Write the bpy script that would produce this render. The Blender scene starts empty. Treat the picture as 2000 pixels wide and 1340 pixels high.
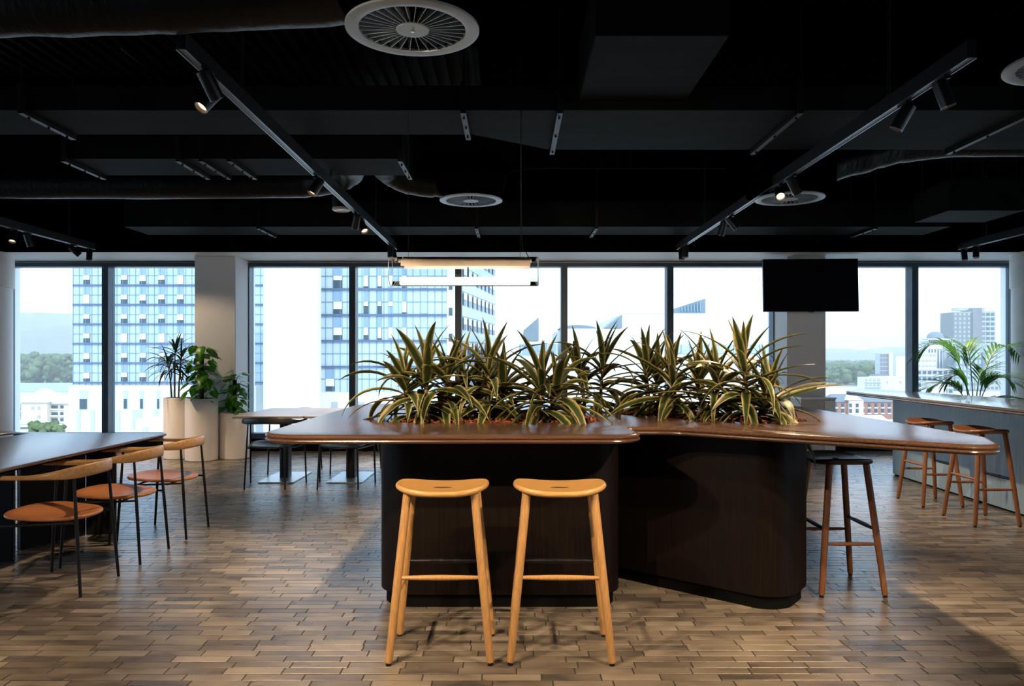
import bpy, bmesh, math, random
from mathutils import Vector, Matrix, Euler, geometry
R = math.radians
PI = math.pi
rnd = random.Random(7)
scene = bpy.context.scene
C = scene.collection

# ------------------------------------------------------------ camera, sky, sun, exposure
F, HC = 1500.0, 1.34          # focal length in photo pixels, eye height
cam = bpy.data.cameras.new('camera'); camo = bpy.data.objects.new('camera', cam); C.objects.link(camo)
camo.location = (0, 0, HC); camo.rotation_euler = (PI/2, 0, 0)
cam.sensor_width = 36; cam.lens = 27.0; cam.shift_y = 0.015; cam.clip_end = 8000; cam.clip_start = .05
scene.camera = camo
w = bpy.data.worlds.new('sky'); scene.world = w; w.use_nodes = True
bg = w.node_tree.nodes['Background']; bg.inputs[0].default_value = (.66, .87, 1.12, 1); bg.inputs[1].default_value = 1.42
sun = bpy.data.lights.new('sun', 'SUN'); sun.energy = 1.25; sun.angle = R(1.5); sun.color = (1, .93, .82)
so = bpy.data.objects.new('sun', sun); C.objects.link(so); so.rotation_euler = (R(48), 0, R(24))
vs = scene.view_settings
vs.view_transform = 'Standard'; vs.look = 'None'; vs.gamma = 1; vs.use_curve_mapping = False; vs.exposure = 1.0

def at(x, y, Y):               # photo pixel + depth -> point
    return Vector(((x-1000)*Y/F, Y, HC-(y-700)*Y/F))

# ------------------------------------------------------------ materials
MATS = {}
def M(name, col, rough=.5, metal=0, var=0.0, scale=8, stretch=(1, 1, 1), bump=0.0, bscale=None, spec=.5, emit=None, est=0, coat=0, col2=None):
    m = bpy.data.materials.new(name); m.use_nodes = True; MATS[name] = m
    nt = m.node_tree; b = nt.nodes['Principled BSDF']
    b.inputs['Roughness'].default_value = rough; b.inputs['Metallic'].default_value = metal
    b.inputs['Specular IOR Level'].default_value = spec; b.inputs['Coat Weight'].default_value = coat
    b.inputs['Base Color'].default_value = (*col, 1)
    tc = nt.nodes.new('ShaderNodeTexCoord'); mp = nt.nodes.new('ShaderNodeMapping'); mp.inputs['Scale'].default_value = stretch
    nt.links.new(tc.outputs['Object'], mp.inputs['Vector'])
    n = nt.nodes.new('ShaderNodeTexNoise'); n.inputs['Scale'].default_value = scale; n.inputs['Detail'].default_value = 5
    nt.links.new(mp.outputs[0], n.inputs['Vector'])
    if var or col2:
        r = nt.nodes.new('ShaderNodeValToRGB')
        c2 = col2 or tuple(min(1, c*(1+var)) for c in col)
        c1 = col if col2 else tuple(c*(1-var) for c in col)
        r.color_ramp.elements[0].color = (*c1, 1); r.color_ramp.elements[0].position = .3
        r.color_ramp.elements[1].color = (*c2, 1); r.color_ramp.elements[1].position = .7
        nt.links.new(n.outputs['Fac'], r.inputs['Fac']); nt.links.new(r.outputs[0], b.inputs['Base Color'])
    if bump:
        n2 = n
        if bscale:
            n2 = nt.nodes.new('ShaderNodeTexNoise'); n2.inputs['Scale'].default_value = bscale
            nt.links.new(mp.outputs[0], n2.inputs['Vector'])
        bp = nt.nodes.new('ShaderNodeBump'); bp.inputs['Strength'].default_value = bump; bp.inputs['Distance'].default_value = .01
        nt.links.new(n2.outputs['Fac'], bp.inputs['Height']); nt.links.new(bp.outputs[0], b.inputs['Normal'])
    if emit:
        b.inputs['Emission Color'].default_value = (*emit, 1); b.inputs['Emission Strength'].default_value = est
    return m

M('black_paint', (.0013, .0014, .0018), .8, var=.3, scale=3, spec=.0)
M('black_metal', (.007, .0075, .009), .45, var=.2, scale=20, spec=.25)
M('duct_grey', (.010, .0125, .0135), .7, 0, var=.25, scale=2.5, stretch=(1, 4, 1), spec=.03)
M('duct_wrap', (.006, .0075, .008), .42, 0, var=.4, scale=9, stretch=(3, 1, 1), bump=.7, spec=.2)
M('track_black', (.006, .0075, .011), .4, .1, var=.15, scale=10)
M('track_lip', (.22, .25, .3), .3, .8, var=.1, scale=10)
M('diffuser', (.3, .36, .4), .42, .15, var=.12, scale=6)
M('white_paint', (.78, .79, .8), .6, var=.02, scale=30, bump=.02)
M('pier_paint', (.68, .69, .71), .7, var=.04, scale=90, bump=.05)
M('soffit_paint', (.66, .69, .7), .6, var=.02, scale=20)
M('rear_wall', (.6, .58, .56), .7, var=.06, scale=2)
M('frame_blue', (.045, .07, .095), .38, .35, var=.15, scale=5)
M('skirting', (.0022, .0022, .0026), .6, var=.2, scale=5, spec=.1)
M('walnut', (.085, .045, .03), .235, var=.3, scale=5, stretch=(1.2, 26, 26), bump=.015)
M('walnut_edge', (.075, .036, .022), .33, var=.3, scale=5, stretch=(1.2, 1.2, 40), coat=.1)
M('veneer_dark', (.006, .0037, .003), .5, var=.45, scale=5, stretch=(28, 28, .8), bump=.03, spec=.12)
M('veneer_sky_tint', (.33, .47, .57), .36, var=.18, scale=5, stretch=(28, 28, .8), bump=.03)  # grey veneer with the blue sky reflection put into its colour
M('bar_top', (.13, .115, .115), .16, var=.2, scale=5, stretch=(26, 1.2, 26), coat=.2)
M('oak', (.46, .25, .088), .42, var=.22, scale=7, stretch=(22, 22, 1.1), bump=.03)
M('oak_seat', (.5, .28, .095), .4, var=.2, scale=7, stretch=(22, 1.3, 22), bump=.03)
M('oak_dark', (.24, .10, .045), .42, var=.25, scale=7, stretch=(22, 22, 1.1), bump=.03)
M('oak_dark_seat', (.2, .078, .035), .36, var=.25, scale=7, stretch=(22, 1.3, 22), bump=.03)
M('oak_shade', (.16, .075, .036), .42, var=.25, scale=7, stretch=(22, 22, 1.1), bump=.03)
M('rail_oak', (.43, .25, .11), .4, var=.22, scale=5, stretch=(3, 14, 14), bump=.03)
M('leather', (.43, .165, .062), .42, var=.18, scale=6, bump=.06, bscale=220)
M('black_seat', (.022, .024, .028), .38, var=.15, scale=8)
M('steel_plate', (.5, .53, .56), .3, .7, var=.06, scale=6)
M('laminate', (.36, .28, .23), .3, var=.15, scale=5, stretch=(2, 24, 24))
M('laminate_edge', (.3, .13, .06), .4, var=.15, scale=10)
M('planter_white', (.72, .67, .64), .38, var=.03, scale=60)
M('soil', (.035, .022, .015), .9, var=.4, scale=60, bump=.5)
M('mulch', (.30, .075, .02), .75, scale=30, col2=(.07, .018, .008), bump=.2)
M('mulch_bed', (.045, .016, .008), .9, var=.4, scale=60, bump=.6)
M('cane', (.20, .13, .075), .7, var=.35, scale=30, stretch=(1, 1, 5), bump=.3)
M('green_stem', (.07, .16, .04), .5, var=.2, scale=20)
M('moss_pole', (.022, .016, .013), .95, var=.5, scale=50, bump=.8)
M('tv_screen', (.004, .005, .008), .16, var=.1, scale=3)
M('tv_body', (.008, .008, .01), .4, var=.1, scale=9)
M('cabinet', (.4, .38, .35), .5, var=.06, scale=9)
M('cabinet_top', (.66, .66, .65), .4, var=.03, scale=9)
M('chrome', (.6, .62, .64), .2, 1, var=.05, scale=9)
M('lens', (.9, .7, .5), .4, var=.02, emit=(1, .56, .28), est=2.2)
M('lamp_tube', (.9, .9, .9), .4, var=.02, emit=(1, .86, .7), est=3.0)
M('pendant_rail', (.72, .6, .52), .4, .0, var=.06, scale=12, emit=(1, .62, .4), est=.0)
# outside
M('ground_city', (.5, .52, .48), .9, scale=.02, col2=(.62, .6, .58))
M('facade_glass', (.40, .49, .56), .25, var=.08, scale=.15, spec=.5)
M('facade_pale', (.45, .53, .58), .3, var=.06, scale=.15)
M('facade_mid', (.25, .35, .47), .25, var=.08, scale=.2)
M('spandrel', (.1, .14, .23), .35, var=.1, scale=.3)
M('mullion_line', (.17, .3, .42), .4, var=.05, scale=.3)
M('blind_white', (.66, .66, .64), .6, var=.03, scale=1)
M('dark_glass', (.06, .09, .11), .12, var=.2, scale=.5)
M('render_white', (.66, .66, .65), .8, var=.03, scale=.2)
M('render_cream', (.62, .54, .45), .8, var=.06, scale=.3)
M('brick_house', (.33, .17, .13), .85, var=.15, scale=1.2)
M('roof_grey', (.17, .19, .22), .8, var=.15, scale=1.0)
M('roof_pale', (.66, .62, .58), .8, var=.08, scale=.5)
M('roof_teal', (.3, .58, .5), .6, var=.08, scale=.3)
M('tower_grey', (.16, .165, .175), .7, var=.1, scale=.3)
M('tower_light', (.38, .4, .4), .6, var=.08, scale=.3)
M('metal_blue', (.17, .21, .24), .5, var=.1, scale=.5, stretch=(8, 1, 1))
M('tree_green', (.06, .105, .04), .9, scale=.08, col2=(.14, .18, .075))
M('hill', (.10, .13, .08), .95, scale=.012, col2=(.2, .2, .14))

# glass: clear sheet that passes light, Fresnel reflection
def glass_mat(name, tint, refl=.6, rough=.02):
    m = bpy.data.materials.new(name); m.use_nodes = True; MATS[name] = m; nt = m.node_tree; nt.nodes.clear()
    o = nt.nodes.new('ShaderNodeOutputMaterial'); t = nt.nodes.new('ShaderNodeBsdfTransparent'); t.inputs[0].default_value = (*tint, 1)
    g = nt.nodes.new('ShaderNodeBsdfGlossy'); g.inputs['Roughness'].default_value = rough
    lw = nt.nodes.new('ShaderNodeFresnel'); lw.inputs['IOR'].default_value = 1.45
    mu = nt.nodes.new('ShaderNodeMath'); mu.operation = 'MULTIPLY'; mu.inputs[1].default_value = refl
    mx = nt.nodes.new('ShaderNodeMixShader')
    nt.links.new(lw.outputs[0], mu.inputs[0]); nt.links.new(mu.outputs[0], mx.inputs[0])
    nt.links.new(t.outputs[0], mx.inputs[1]); nt.links.new(g.outputs[0], mx.inputs[2]); nt.links.new(mx.outputs[0], o.inputs[0])
glass_mat('window_glass', (.93, .965, .98), .8)
glass_mat('lamp_glass', (.9, .93, .95), 1.0, .03)

# leaves: stripes across the blade from its own UV
def leaf_mat(name, stops, rough=.42, trans=.22, obvar=.25):
    m = bpy.data.materials.new(name); m.use_nodes = True; MATS[name] = m; nt = m.node_tree; b = nt.nodes['Principled BSDF']
    uv = nt.nodes.new('ShaderNodeUVMap'); sx = nt.nodes.new('ShaderNodeSeparateXYZ'); nt.links.new(uv.outputs[0], sx.inputs[0])
    a = nt.nodes.new('ShaderNodeMath'); a.operation = 'SUBTRACT'; a.inputs[1].default_value = .5; nt.links.new(sx.outputs[0], a.inputs[0])
    ab = nt.nodes.new('ShaderNodeMath'); ab.operation = 'ABSOLUTE'; nt.links.new(a.outputs[0], ab.inputs[0])
    d = nt.nodes.new('ShaderNodeMath'); d.operation = 'MULTIPLY'; d.inputs[1].default_value = 2; nt.links.new(ab.outputs[0], d.inputs[0])
    tc = nt.nodes.new('ShaderNodeTexCoord'); n = nt.nodes.new('ShaderNodeTexNoise'); n.inputs['Scale'].default_value = 9
    nt.links.new(tc.outputs['Object'], n.inputs['Vector'])
    wob = nt.nodes.new('ShaderNodeMath'); wob.operation = 'MULTIPLY_ADD'; wob.inputs[1].default_value = .3; nt.links.new(n.outputs['Fac'], wob.inputs[0])
    nt.links.new(d.outputs[0], wob.inputs[2])
    sb = nt.nodes.new('ShaderNodeMath'); sb.operation = 'SUBTRACT'; sb.inputs[1].default_value = .15; nt.links.new(wob.outputs[0], sb.inputs[0])
    r = nt.nodes.new('ShaderNodeValToRGB'); cr = r.color_ramp
    while len(cr.elements) < len(stops): cr.elements.new(.5)
    for e, (p, c) in zip(cr.elements, stops): e.position = p; e.color = (*c, 1)
    nt.links.new(sb.outputs[0], r.inputs[0])
    oi = nt.nodes.new('ShaderNodeObjectInfo'); hsv = nt.nodes.new('ShaderNodeHueSaturation')
    mr = nt.nodes.new('ShaderNodeMapRange'); mr.inputs['To Min'].default_value = 1-obvar; mr.inputs['To Max'].default_value = 1+obvar
    nt.links.new(oi.outputs['Random'], mr.inputs['Value']); nt.links.new(mr.outputs[0], hsv.inputs['Value']); nt.links.new(r.outputs[0], hsv.inputs['Color'])
    nt.links.new(hsv.outputs[0], b.inputs['Base Color']); b.inputs['Roughness'].default_value = rough
    b.inputs['Specular IOR Level'].default_value = .35
    tr = nt.nodes.new('ShaderNodeBsdfTranslucent'); nt.links.new(hsv.outputs[0], tr.inputs[0])
    mx = nt.nodes.new('ShaderNodeMixShader'); mx.inputs[0].default_value = trans
    nt.links.new(b.outputs[0], mx.inputs[1]); nt.links.new(tr.outputs[0], mx.inputs[2])
    nt.links.new(mx.outputs[0], nt.nodes['Material Output'].inputs[0])
leaf_mat('leaf_striped', [(0, (.04, .062, .016)), (.1, (.018, .036, .011)), (.42, (.03, .05, .014)), (.66, (.13, .13, .045)), (.82, (.34, .28, .12)), (1, (.28, .22, .09))])
leaf_mat('leaf_dark', [(0, (.03, .07, .03)), (.3, (.015, .045, .022)), (.75, (.03, .07, .035)), (1, (.15, .19, .1))], trans=.15)
leaf_mat('leaf_pothos', [(0, (.2, .42, .03)), (.25, (.08, .27, .02)), (1, (.045, .19, .02))], rough=.3, trans=.35)
leaf_mat('leaf_palm', [(0, (.055, .17, .04)), (1, (.03, .12, .03))], rough=.4, trans=.35)

# floor bricks
def brick_mat():
    m = bpy.data.materials.new('clay_brick'); m.use_nodes = True; MATS['clay_brick'] = m; nt = m.node_tree; b = nt.nodes['Principled BSDF']
    L = nt.links.new
    g = nt.nodes.new('ShaderNodeNewGeometry'); oi = nt.nodes.new('ShaderNodeObjectInfo')
    s = nt.nodes.new('ShaderNodeMath'); s.operation = 'ADD'; L(g.outputs['Random Per Island'], s.inputs[0]); L(oi.outputs['Random'], s.inputs[1])
    fr = nt.nodes.new('ShaderNodeMath'); fr.operation = 'FRACT'; L(s.outputs[0], fr.inputs[0])
    off = nt.nodes.new('ShaderNodeCombineXYZ'); k = nt.nodes.new('ShaderNodeMath'); k.operation = 'MULTIPLY'; k.inputs[1].default_value = 40
    L(fr.outputs[0], k.inputs[0]); L(k.outputs[0], off.inputs[2])
    va = nt.nodes.new('ShaderNodeVectorMath'); va.operation = 'ADD'; L(g.outputs['Position'], va.inputs[0]); L(off.outputs[0], va.inputs[1])
    mp = nt.nodes.new('ShaderNodeMapping'); mp.inputs['Scale'].default_value = (3.4, 7, 1); L(va.outputs[0], mp.inputs[0])
    n1 = nt.nodes.new('ShaderNodeTexNoise'); n1.inputs['Scale'].default_value = .9; n1.inputs['Detail'].default_value = 2; L(mp.outputs[0], n1.inputs['Vector'])
    n2 = nt.nodes.new('ShaderNodeTexNoise'); n2.inputs['Scale'].default_value = 9; n2.inputs['Detail'].default_value = 8; n2.inputs['Roughness'].default_value = .7; L(mp.outputs[0], n2.inputs['Vector'])
    # blend brick tone and kiln patches
    m1 = nt.nodes.new('ShaderNodeMath'); m1.operation = 'MULTIPLY_ADD'; m1.inputs[1].default_value = .3; L(fr.outputs[0], m1.inputs[0])
    sub = nt.nodes.new('ShaderNodeMath'); sub.operation = 'MULTIPLY_ADD'; sub.inputs[1].default_value = .95; sub.inputs[2].default_value = -.09; L(n1.outputs['Fac'], sub.inputs[0]); L(sub.outputs[0], m1.inputs[2])
    m2 = nt.nodes.new('ShaderNodeMath'); m2.operation = 'MULTIPLY_ADD'; m2.inputs[1].default_value = .22; L(n2.outputs['Fac'], m2.inputs[0])
    s3 = nt.nodes.new('ShaderNodeMath'); s3.operation = 'SUBTRACT'; s3.inputs[1].default_value = .11; L(m1.outputs[0], s3.inputs[0]); L(s3.outputs[0], m2.inputs[2])
    r = nt.nodes.new('ShaderNodeValToRGB'); cr = r.color_ramp
    for p, c in ((.45, (.16, .132, .108)), (.62, (.245, .208, .172)), (.8, (.325, .28, .232))): cr.elements.new(p).color = (*c, 1)
    cr.elements[0].position = .1; cr.elements[0].color = (.048, .047, .05, 1)
    cr.elements[-1].position = 1; cr.elements[-1].color = (.43, .385, .33, 1)
    e = cr.elements.new(.28); e.color = (.09, .08, .074, 1)
    L(m2.outputs[0], r.inputs[0]); L(r.outputs[0], b.inputs['Base Color'])
    rr = nt.nodes.new('ShaderNodeMapRange'); rr.inputs['To Min'].default_value = .22; rr.inputs['To Max'].default_value = .36; L(n1.outputs['Fac'], rr.inputs['Value']); L(rr.outputs[0], b.inputs['Roughness'])
    bp = nt.nodes.new('ShaderNodeBump'); bp.inputs['Strength'].default_value = .3; bp.inputs['Distance'].default_value = .003; L(n2.outputs['Fac'], bp.inputs['Height']); L(bp.outputs[0], b.inputs['Normal'])
brick_mat()
M('grout', (.035, .028, .022), .9, var=.2, scale=40)

# ------------------------------------------------------------ mesh helpers
class MB:
    def __init__(s): s.v = []; s.f = []; s.uv = None
    def add(s, vs, fs):
        o = len(s.v); s.v += [tuple(p) for p in vs]; s.f += [tuple(i+o for i in f) for f in fs]; return s
    def box(s, x0, x1, y0, y1, z0, z1, mat=None):
        vs = [Vector((x, y, z)) for z in (z0, z1) for y in (y0, y1) for x in (x0, x1)]
        if mat: vs = [mat @ p for p in vs]
        return s.add(vs, [(0, 2, 3, 1), (4, 5, 7, 6), (0, 1, 5, 4), (2, 6, 7, 3), (0, 4, 6, 2), (1, 3, 7, 5)])
    def tube(s, path, rad, n=10, cap=True, sx=1, sy=1, up=None):
        path = [Vector(p) for p in path]; m = len(path)
        rad = [rad]*m if isinstance(rad, (int, float)) else rad
        t0 = (path[1]-path[0]).normalized()
        u = Vector(up) if up else (Vector((0, 0, 1)) if abs(t0.z) < .9 else Vector((1, 0, 0)))
        vs = []; fs = []
        for i, p in enumerate(path):
            t = (path[min(i+1, m-1)]-path[max(i-1, 0)]).normalized()
            a = u.cross(t)
            if a.length < 1e-5: a = Vector((1, 0, 0))
            a.normalize(); b = t.cross(a); u = b
            vs += [p+(a*math.cos(2*PI*k/n)*sx+b*math.sin(2*PI*k/n)*sy)*rad[i] for k in range(n)]
        for i in range(m-1):
            for k in range(n):
                fs.append((i*n+k, i*n+(k+1) % n, (i+1)*n+(k+1) % n, (i+1)*n+k))
        if cap: fs += [tuple(range(n-1, -1, -1)), tuple(range((m-1)*n, m*n))]
        return s.add(vs, fs)
    def lathe(s, prof, n=32, c=(0, 0, 0), cap0=True, cap1=True):
        vs = []; fs = []; m = len(prof)
        for r, z in prof: vs += [(c[0]+r*math.cos(2*PI*k/n), c[1]+r*math.sin(2*PI*k/n), c[2]+z) for k in range(n)]
        for i in range(m-1):
            for k in range(n): fs.append((i*n+k, i*n+(k+1) % n, (i+1)*n+(k+1) % n, (i+1)*n+k))
        if cap0: fs.append(tuple(range(n-1, -1, -1)))
        if cap1: fs.append(tuple(range((m-1)*n, m*n)))
        return s.add(vs, fs)
    def prism(s, pts, z0, z1):
        n = len(pts)
        return s.add([(x, y, z0) for x, y in pts]+[(x, y, z1) for x, y in pts],
                     [tuple(range(n-1, -1, -1)), tuple(range(n, 2*n))]+[(i, (i+1) % n, n+(i+1) % n, n+i) for i in range(n)])
    def rings(s, loops, cap0=False, cap1=False):
        n = len(loops[0]); vs = [p for l in loops for p in l]; fs = []
        for i in range(len(loops)-1):
            for k in range(n): fs.append((i*n+k, i*n+(k+1) % n, (i+1)*n+(k+1) % n, (i+1)*n+k))
        if cap0: fs.append(tuple(range(n-1, -1, -1)))
        if cap1: fs.append(tuple(range((len(loops)-1)*n, len(loops)*n)))
        return s.add(vs, fs)
    def mesh(s, name, mat, smooth=None, bevel=0, seg=2):
        me = bpy.data.meshes.new(name); me.from_pydata(s.v, [], s.f); me.update()
        bm = bmesh.new(); bm.from_mesh(me)
        if s.uv is None: bmesh.ops.recalc_face_normals(bm, faces=bm.faces)
        if bevel: bmesh.ops.bevel(bm, geom=[e for e in bm.edges if len(e.link_faces) == 2 and e.calc_face_angle() > .5], offset=bevel, segments=seg, affect='EDGES', clamp_overlap=True)
        if smooth is not None:
            for f in bm.faces: f.smooth = True
            for e in bm.edges: e.smooth = not (len(e.link_faces) == 2 and e.calc_face_angle() > R(smooth))
        if s.uv is not None:
            l = bm.loops.layers.uv.new('UVMap'); bm.verts.ensure_lookup_table()
            for f in bm.faces:
                for lp in f.loops: lp[l].uv = s.uv[lp.vert.index]
        bm.to_mesh(me); bm.free(); me.materials.append(MATS[mat]); return me
    def build(s, name, mat, parent=None, **k):
        return link(name, s.mesh(name, mat, **k), parent)

def link(name, me, parent=None, loc=None, rot=None, scale=None):
    o = bpy.data.objects.new(name, me); C.objects.link(o)
    if parent: o.parent = parent
    if loc is not None: o.location = loc
    if rot is not None: o.rotation_euler = rot
    if scale is not None: o.scale = scale if hasattr(scale, '__len__') else (scale,)*3
    return o
def tag(o, label=None, cat=None, group=None, kind=None):
    if label: o['label'] = label
    if cat: o['category'] = cat
    if group: o['group'] = group
    if kind: o['kind'] = kind
    return o
def thing(name, label, cat, loc=(0, 0, 0), rz=0, group=None):
    o = bpy.data.objects.new(name, None); C.objects.link(o); o.empty_display_size = .05
    o.location = loc; o.rotation_euler = (0, 0, rz); return tag(o, label, cat, group)
def struct(o): o['kind'] = 'structure'; return o
def sgroup(name):
    o = bpy.data.objects.new(name, None); C.objects.link(o); o.empty_display_size = .05; o['kind'] = 'structure'; return o
def copy_tree(o, parent=None):
    c = o.copy(); C.objects.link(c); c.parent = parent
    for ch in list(o.children): copy_tree(ch, c)
    return c
def rpoly(pts, n=8):            # (x, y, radius) corners -> filleted outline
    out = []; m = len(pts)
    for i in range(m):
        p = Vector(pts[i][:2]); r = pts[i][2]; a = Vector(pts[i-1][:2])-p; b = Vector(pts[(i+1) % m][:2])-p
        la, lb = a.length, b.length; a.normalize(); b.normalize()
        ang = math.acos(max(-1, min(1, a.dot(b)))); d = r/math.tan(ang/2)
        d = min(d, la*.49, lb*.49); r = d*math.tan(ang/2)
        p0 = p+a*d; p1 = p+b*d; ctr = p+(a+b).normalized()*(r/math.sin(ang/2))
        a0 = math.atan2(p0.y-ctr.y, p0.x-ctr.x); a1 = math.atan2(p1.y-ctr.y, p1.x-ctr.x); da = (a1-a0+PI) % (2*PI)-PI
        out += [(ctr.x+r*math.cos(a0+da*k/n), ctr.y+r*math.sin(a0+da*k/n)) for k in range(n+1)]
    return out
def inset(poly, d):             # counter-clockwise outline moved inwards by d
    n = len(poly); out = []
    for i in range(n):
        p = Vector(poly[i]); a = (p-Vector(poly[i-1])).normalized(); b = (Vector(poly[(i+1) % n])-p).normalized()
        na = Vector((-a.y, a.x)); nb = Vector((-b.y, b.x)); m = (na+nb); m.normalize()
        out.append(tuple(p+m*(d/max(.4, m.dot(na)))))
    return out
def catmull(pts, k=6):
    pts = [Vector(p) for p in pts]; out = []
    P = [pts[0]*2-pts[1]]+pts+[pts[-1]*2-pts[-2]]
    for i in range(1, len(P)-2):
        for j in range(k):
            t = j/k; a, b, c, d = P[i-1:i+3]
            out.append(.5*((2*b)+(c-a)*t+(2*a-5*b+4*c-d)*t*t+(3*b-a-3*c+d)*t**3))
    return out+[pts[-1]]
def slab(outer, holes, zt, prof):   # flat top with holes; edge profile = [(inset, z)...]
    mb = MB(); top = inset(outer, prof[0][0])
    polys = [[Vector((x, y, 0)) for x, y in top]]+[[Vector((x, y, 0)) for x, y in h] for h in holes]
    flat = [p for q in polys for p in q]
    for z in (zt, prof[-1][1]):
        tri = geometry.tessellate_polygon(polys)
        mb.add([(p.x, p.y, z) for p in flat], [t for t in tri])
    loops = [[(x, y, z) for x, y in inset(outer, d)] for d, z in prof]
    mb.rings(loops)
    for h in holes: mb.rings([[(x, y, zt) for x, y in h], [(x, y, prof[-1][1]) for x, y in h]])
    me_merge(mb); return mb
def me_merge(mb):
    idx = {}; rm = []; nv = []
    for p in mb.v:
        k = tuple(round(c, 5) for c in p)
        if k not in idx: idx[k] = len(nv); nv.append(p)
        rm.append(idx[k])
    fs = []
    for f in mb.f:
        g = []
        for i in f:
            if rm[i] not in g: g.append(rm[i])
        if len(g) > 2: fs.append(tuple(g))
    mb.v = nv; mb.f = fs
def pad(outer, inner, nr, ztop, zbot, n=40, rnd_=.012):
    mb = MB(); loops = []
    O = [outer(2*PI*k/n) for k in range(n)]; I = [inner(2*PI*k/n) for k in range(n)]
    def lp(t, zf, pull=0, dz=0):
        l = []
        for o, i in zip(O, I):
            x = i[0]+(o[0]-i[0])*t; y = i[1]+(o[1]-i[1])*t
            q = math.hypot(x, y) or 1; x2 = x-x/q*pull; y2 = y-y/q*pull
            l.append((x2, y2, zf(x, y)+dz))
        return l
    for j in range(nr+1): loops.append(lp(j/nr, ztop, rnd_ if j == nr else 0))
    def mid(f): return lambda x, y: ztop(x, y)*(1-f)+zbot(x, y)*f
    loops.append(lp(1, mid(.2), rnd_*.25)); loops.append(lp(1, mid(.5), 0)); loops.append(lp(1, mid(.8), rnd_*.35))
    for j in range(nr, -1, -1): loops.append(lp(j/nr, zbot, rnd_*1.4 if j == nr else 0))
    loops.append(loops[0]); mb.rings(loops); me_merge(mb); return mb

# ------------------------------------------------------------ room shell
YW = 11.17                     # glass line
floor = struct(MB().box(-10, 10, -5, YW+.3, -.3, -.0014).build('floor', 'grout'))
BL, BH, J = .25, .0655, .0055
mb = MB().box(-BL/2+J/2, BL/2-J/2, -BH/2+J/2, BH/2-J/2, -.012, 0)
brick_me = mb.mesh('brick', 'clay_brick', bevel=.0012, seg=1)
cand = []
rows = int((YW-1.9)/BH)
for r in range(rows):
    y = 1.95+BH/2+r*BH; off = rnd.random()*BL
    for c in range(int(15.4/BL)):
        cand.append((-7.6+off+c*BL, y))
def seen_brick(x, y):
    u = 1000+x*F/y; v = 700+HC*F/y
    return -20 < u < 2020 and v < 1360 and not (-.75 < x < 1.66 and y > 4.12 and y > 4.6-x*.0) 
vis = sorted([c for c in cand if seen_brick(*c)], key=lambda c: c[1])
near = set(vis[:300])
for x, y in vis[:300]:
    link('brick', brick_me, floor, (x, y, rnd.uniform(-.0008, .0008)))
fb = MB()
for x, y in cand:
    if (x, y) in near: continue
    z = rnd.uniform(-.0008, .0008)
    vs = [(x+a*(BL-J)/2, y+b*(BH-J)/2, zz) for zz in (-.008, z) for b in (-1, 1) for a in (-1, 1)]
    fb.add(vs, [(4, 5, 7, 6), (0, 1, 5, 4), (2, 6, 7, 3), (0, 4, 6, 2), (1, 3, 7, 5)])
o = fb.build('brick_field', 'clay_brick', floor); o['kind'] = 'stuff'
fb2 = MB().box(-10, 10, -5, 1.94, -.012, 0).build('floor_behind', 'clay_brick', floor)

struct(MB().box(-10, 10, -5, YW+.3, 3.6, 3.8).build('ceiling', 'black_paint'))
wn = 10
for nm, sx in (('left', -1), ('right', 1)):
    wm = MB(); a, b = sorted((sx*10, sx*10.2))
    wm.box(a, b, -5, YW+.3, -.3, .2); wm.box(a, b, -5, YW+.3, 2.715, 3.8); wm.box(a, b, -5, -4.2, .2, 2.715); wm.box(a, b, 10.2, YW+.3, .2, 2.715)
    struct(wm.build('wall_'+nm, 'rear_wall'))
    for i in range(9):  # side windows out of view, added for daylight from both sides
        y0, y1 = -4.2+1.6*i, -2.6+1.6*i; wr = sgroup('window_%d' % wn); wn += 1
        for p0, p1, z0, z1 in ((y0, y0+.046, .2, 2.715), (y1-.046, y1, .2, 2.715), (y0+.046, y1-.046, .2, .26), (y0+.046, y1-.046, 2.66, 2.715)):
            MB().box(a, b, p0, p1, z0, z1).build('frame_bar', 'frame_blue', wr)
        MB().box(sx*10.1-.006, sx*10.1+.006, y0+.046, y1-.046, .26, 2.66).build('glass_pane', 'window_glass', wr)
struct(MB().box(-10.2, 10.2, -5.2, -5, -.3, 3.8).build('wall_rear', 'rear_wall'))
XB = [(-7.33, -5.865), (-5.865, -4.40)]+[(-3.83+1.528*i, -3.83+1.528*(i+1)) for i in range(5)]+[(4.34, 5.81), (5.81, 7.28)]
ZB, ZT = .20, 2.715
wm = MB()
for a, b in ((-10, -7.33), (-4.40, -3.83), (3.81, 4.34), (7.28, 10)): wm.box(a, b, YW-.02, YW+.28, -.3, 3.6)
for a, b in ((-7.33, -4.40), (-3.83, 3.81), (4.34, 7.28)):
    wm.box(a, b, YW-.02, YW+.28, -.3, ZB); wm.box(a, b, YW-.02, YW+.28, ZT, 3.6)
struct(wm.build('wall_window', 'white_paint'))
struct(MB().box(-10, 10, 10.14, YW, 2.742, 2.77).build('trim_1', 'soffit_paint'))
struct(MB().box(-10, 10, 10.11, 10.14, 2.742, 3.6).build('trim_2', 'black_paint'))
for nm, a, b in (('left', -7.33, -4.36), ('middle', -3.8, 3.77), ('right', 4.31, 7.28)):
    struct(MB().box(a, b, YW-.1, YW-.02, 0, .175).build('baseboard_'+nm, 'skirting', bevel=.004))
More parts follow.
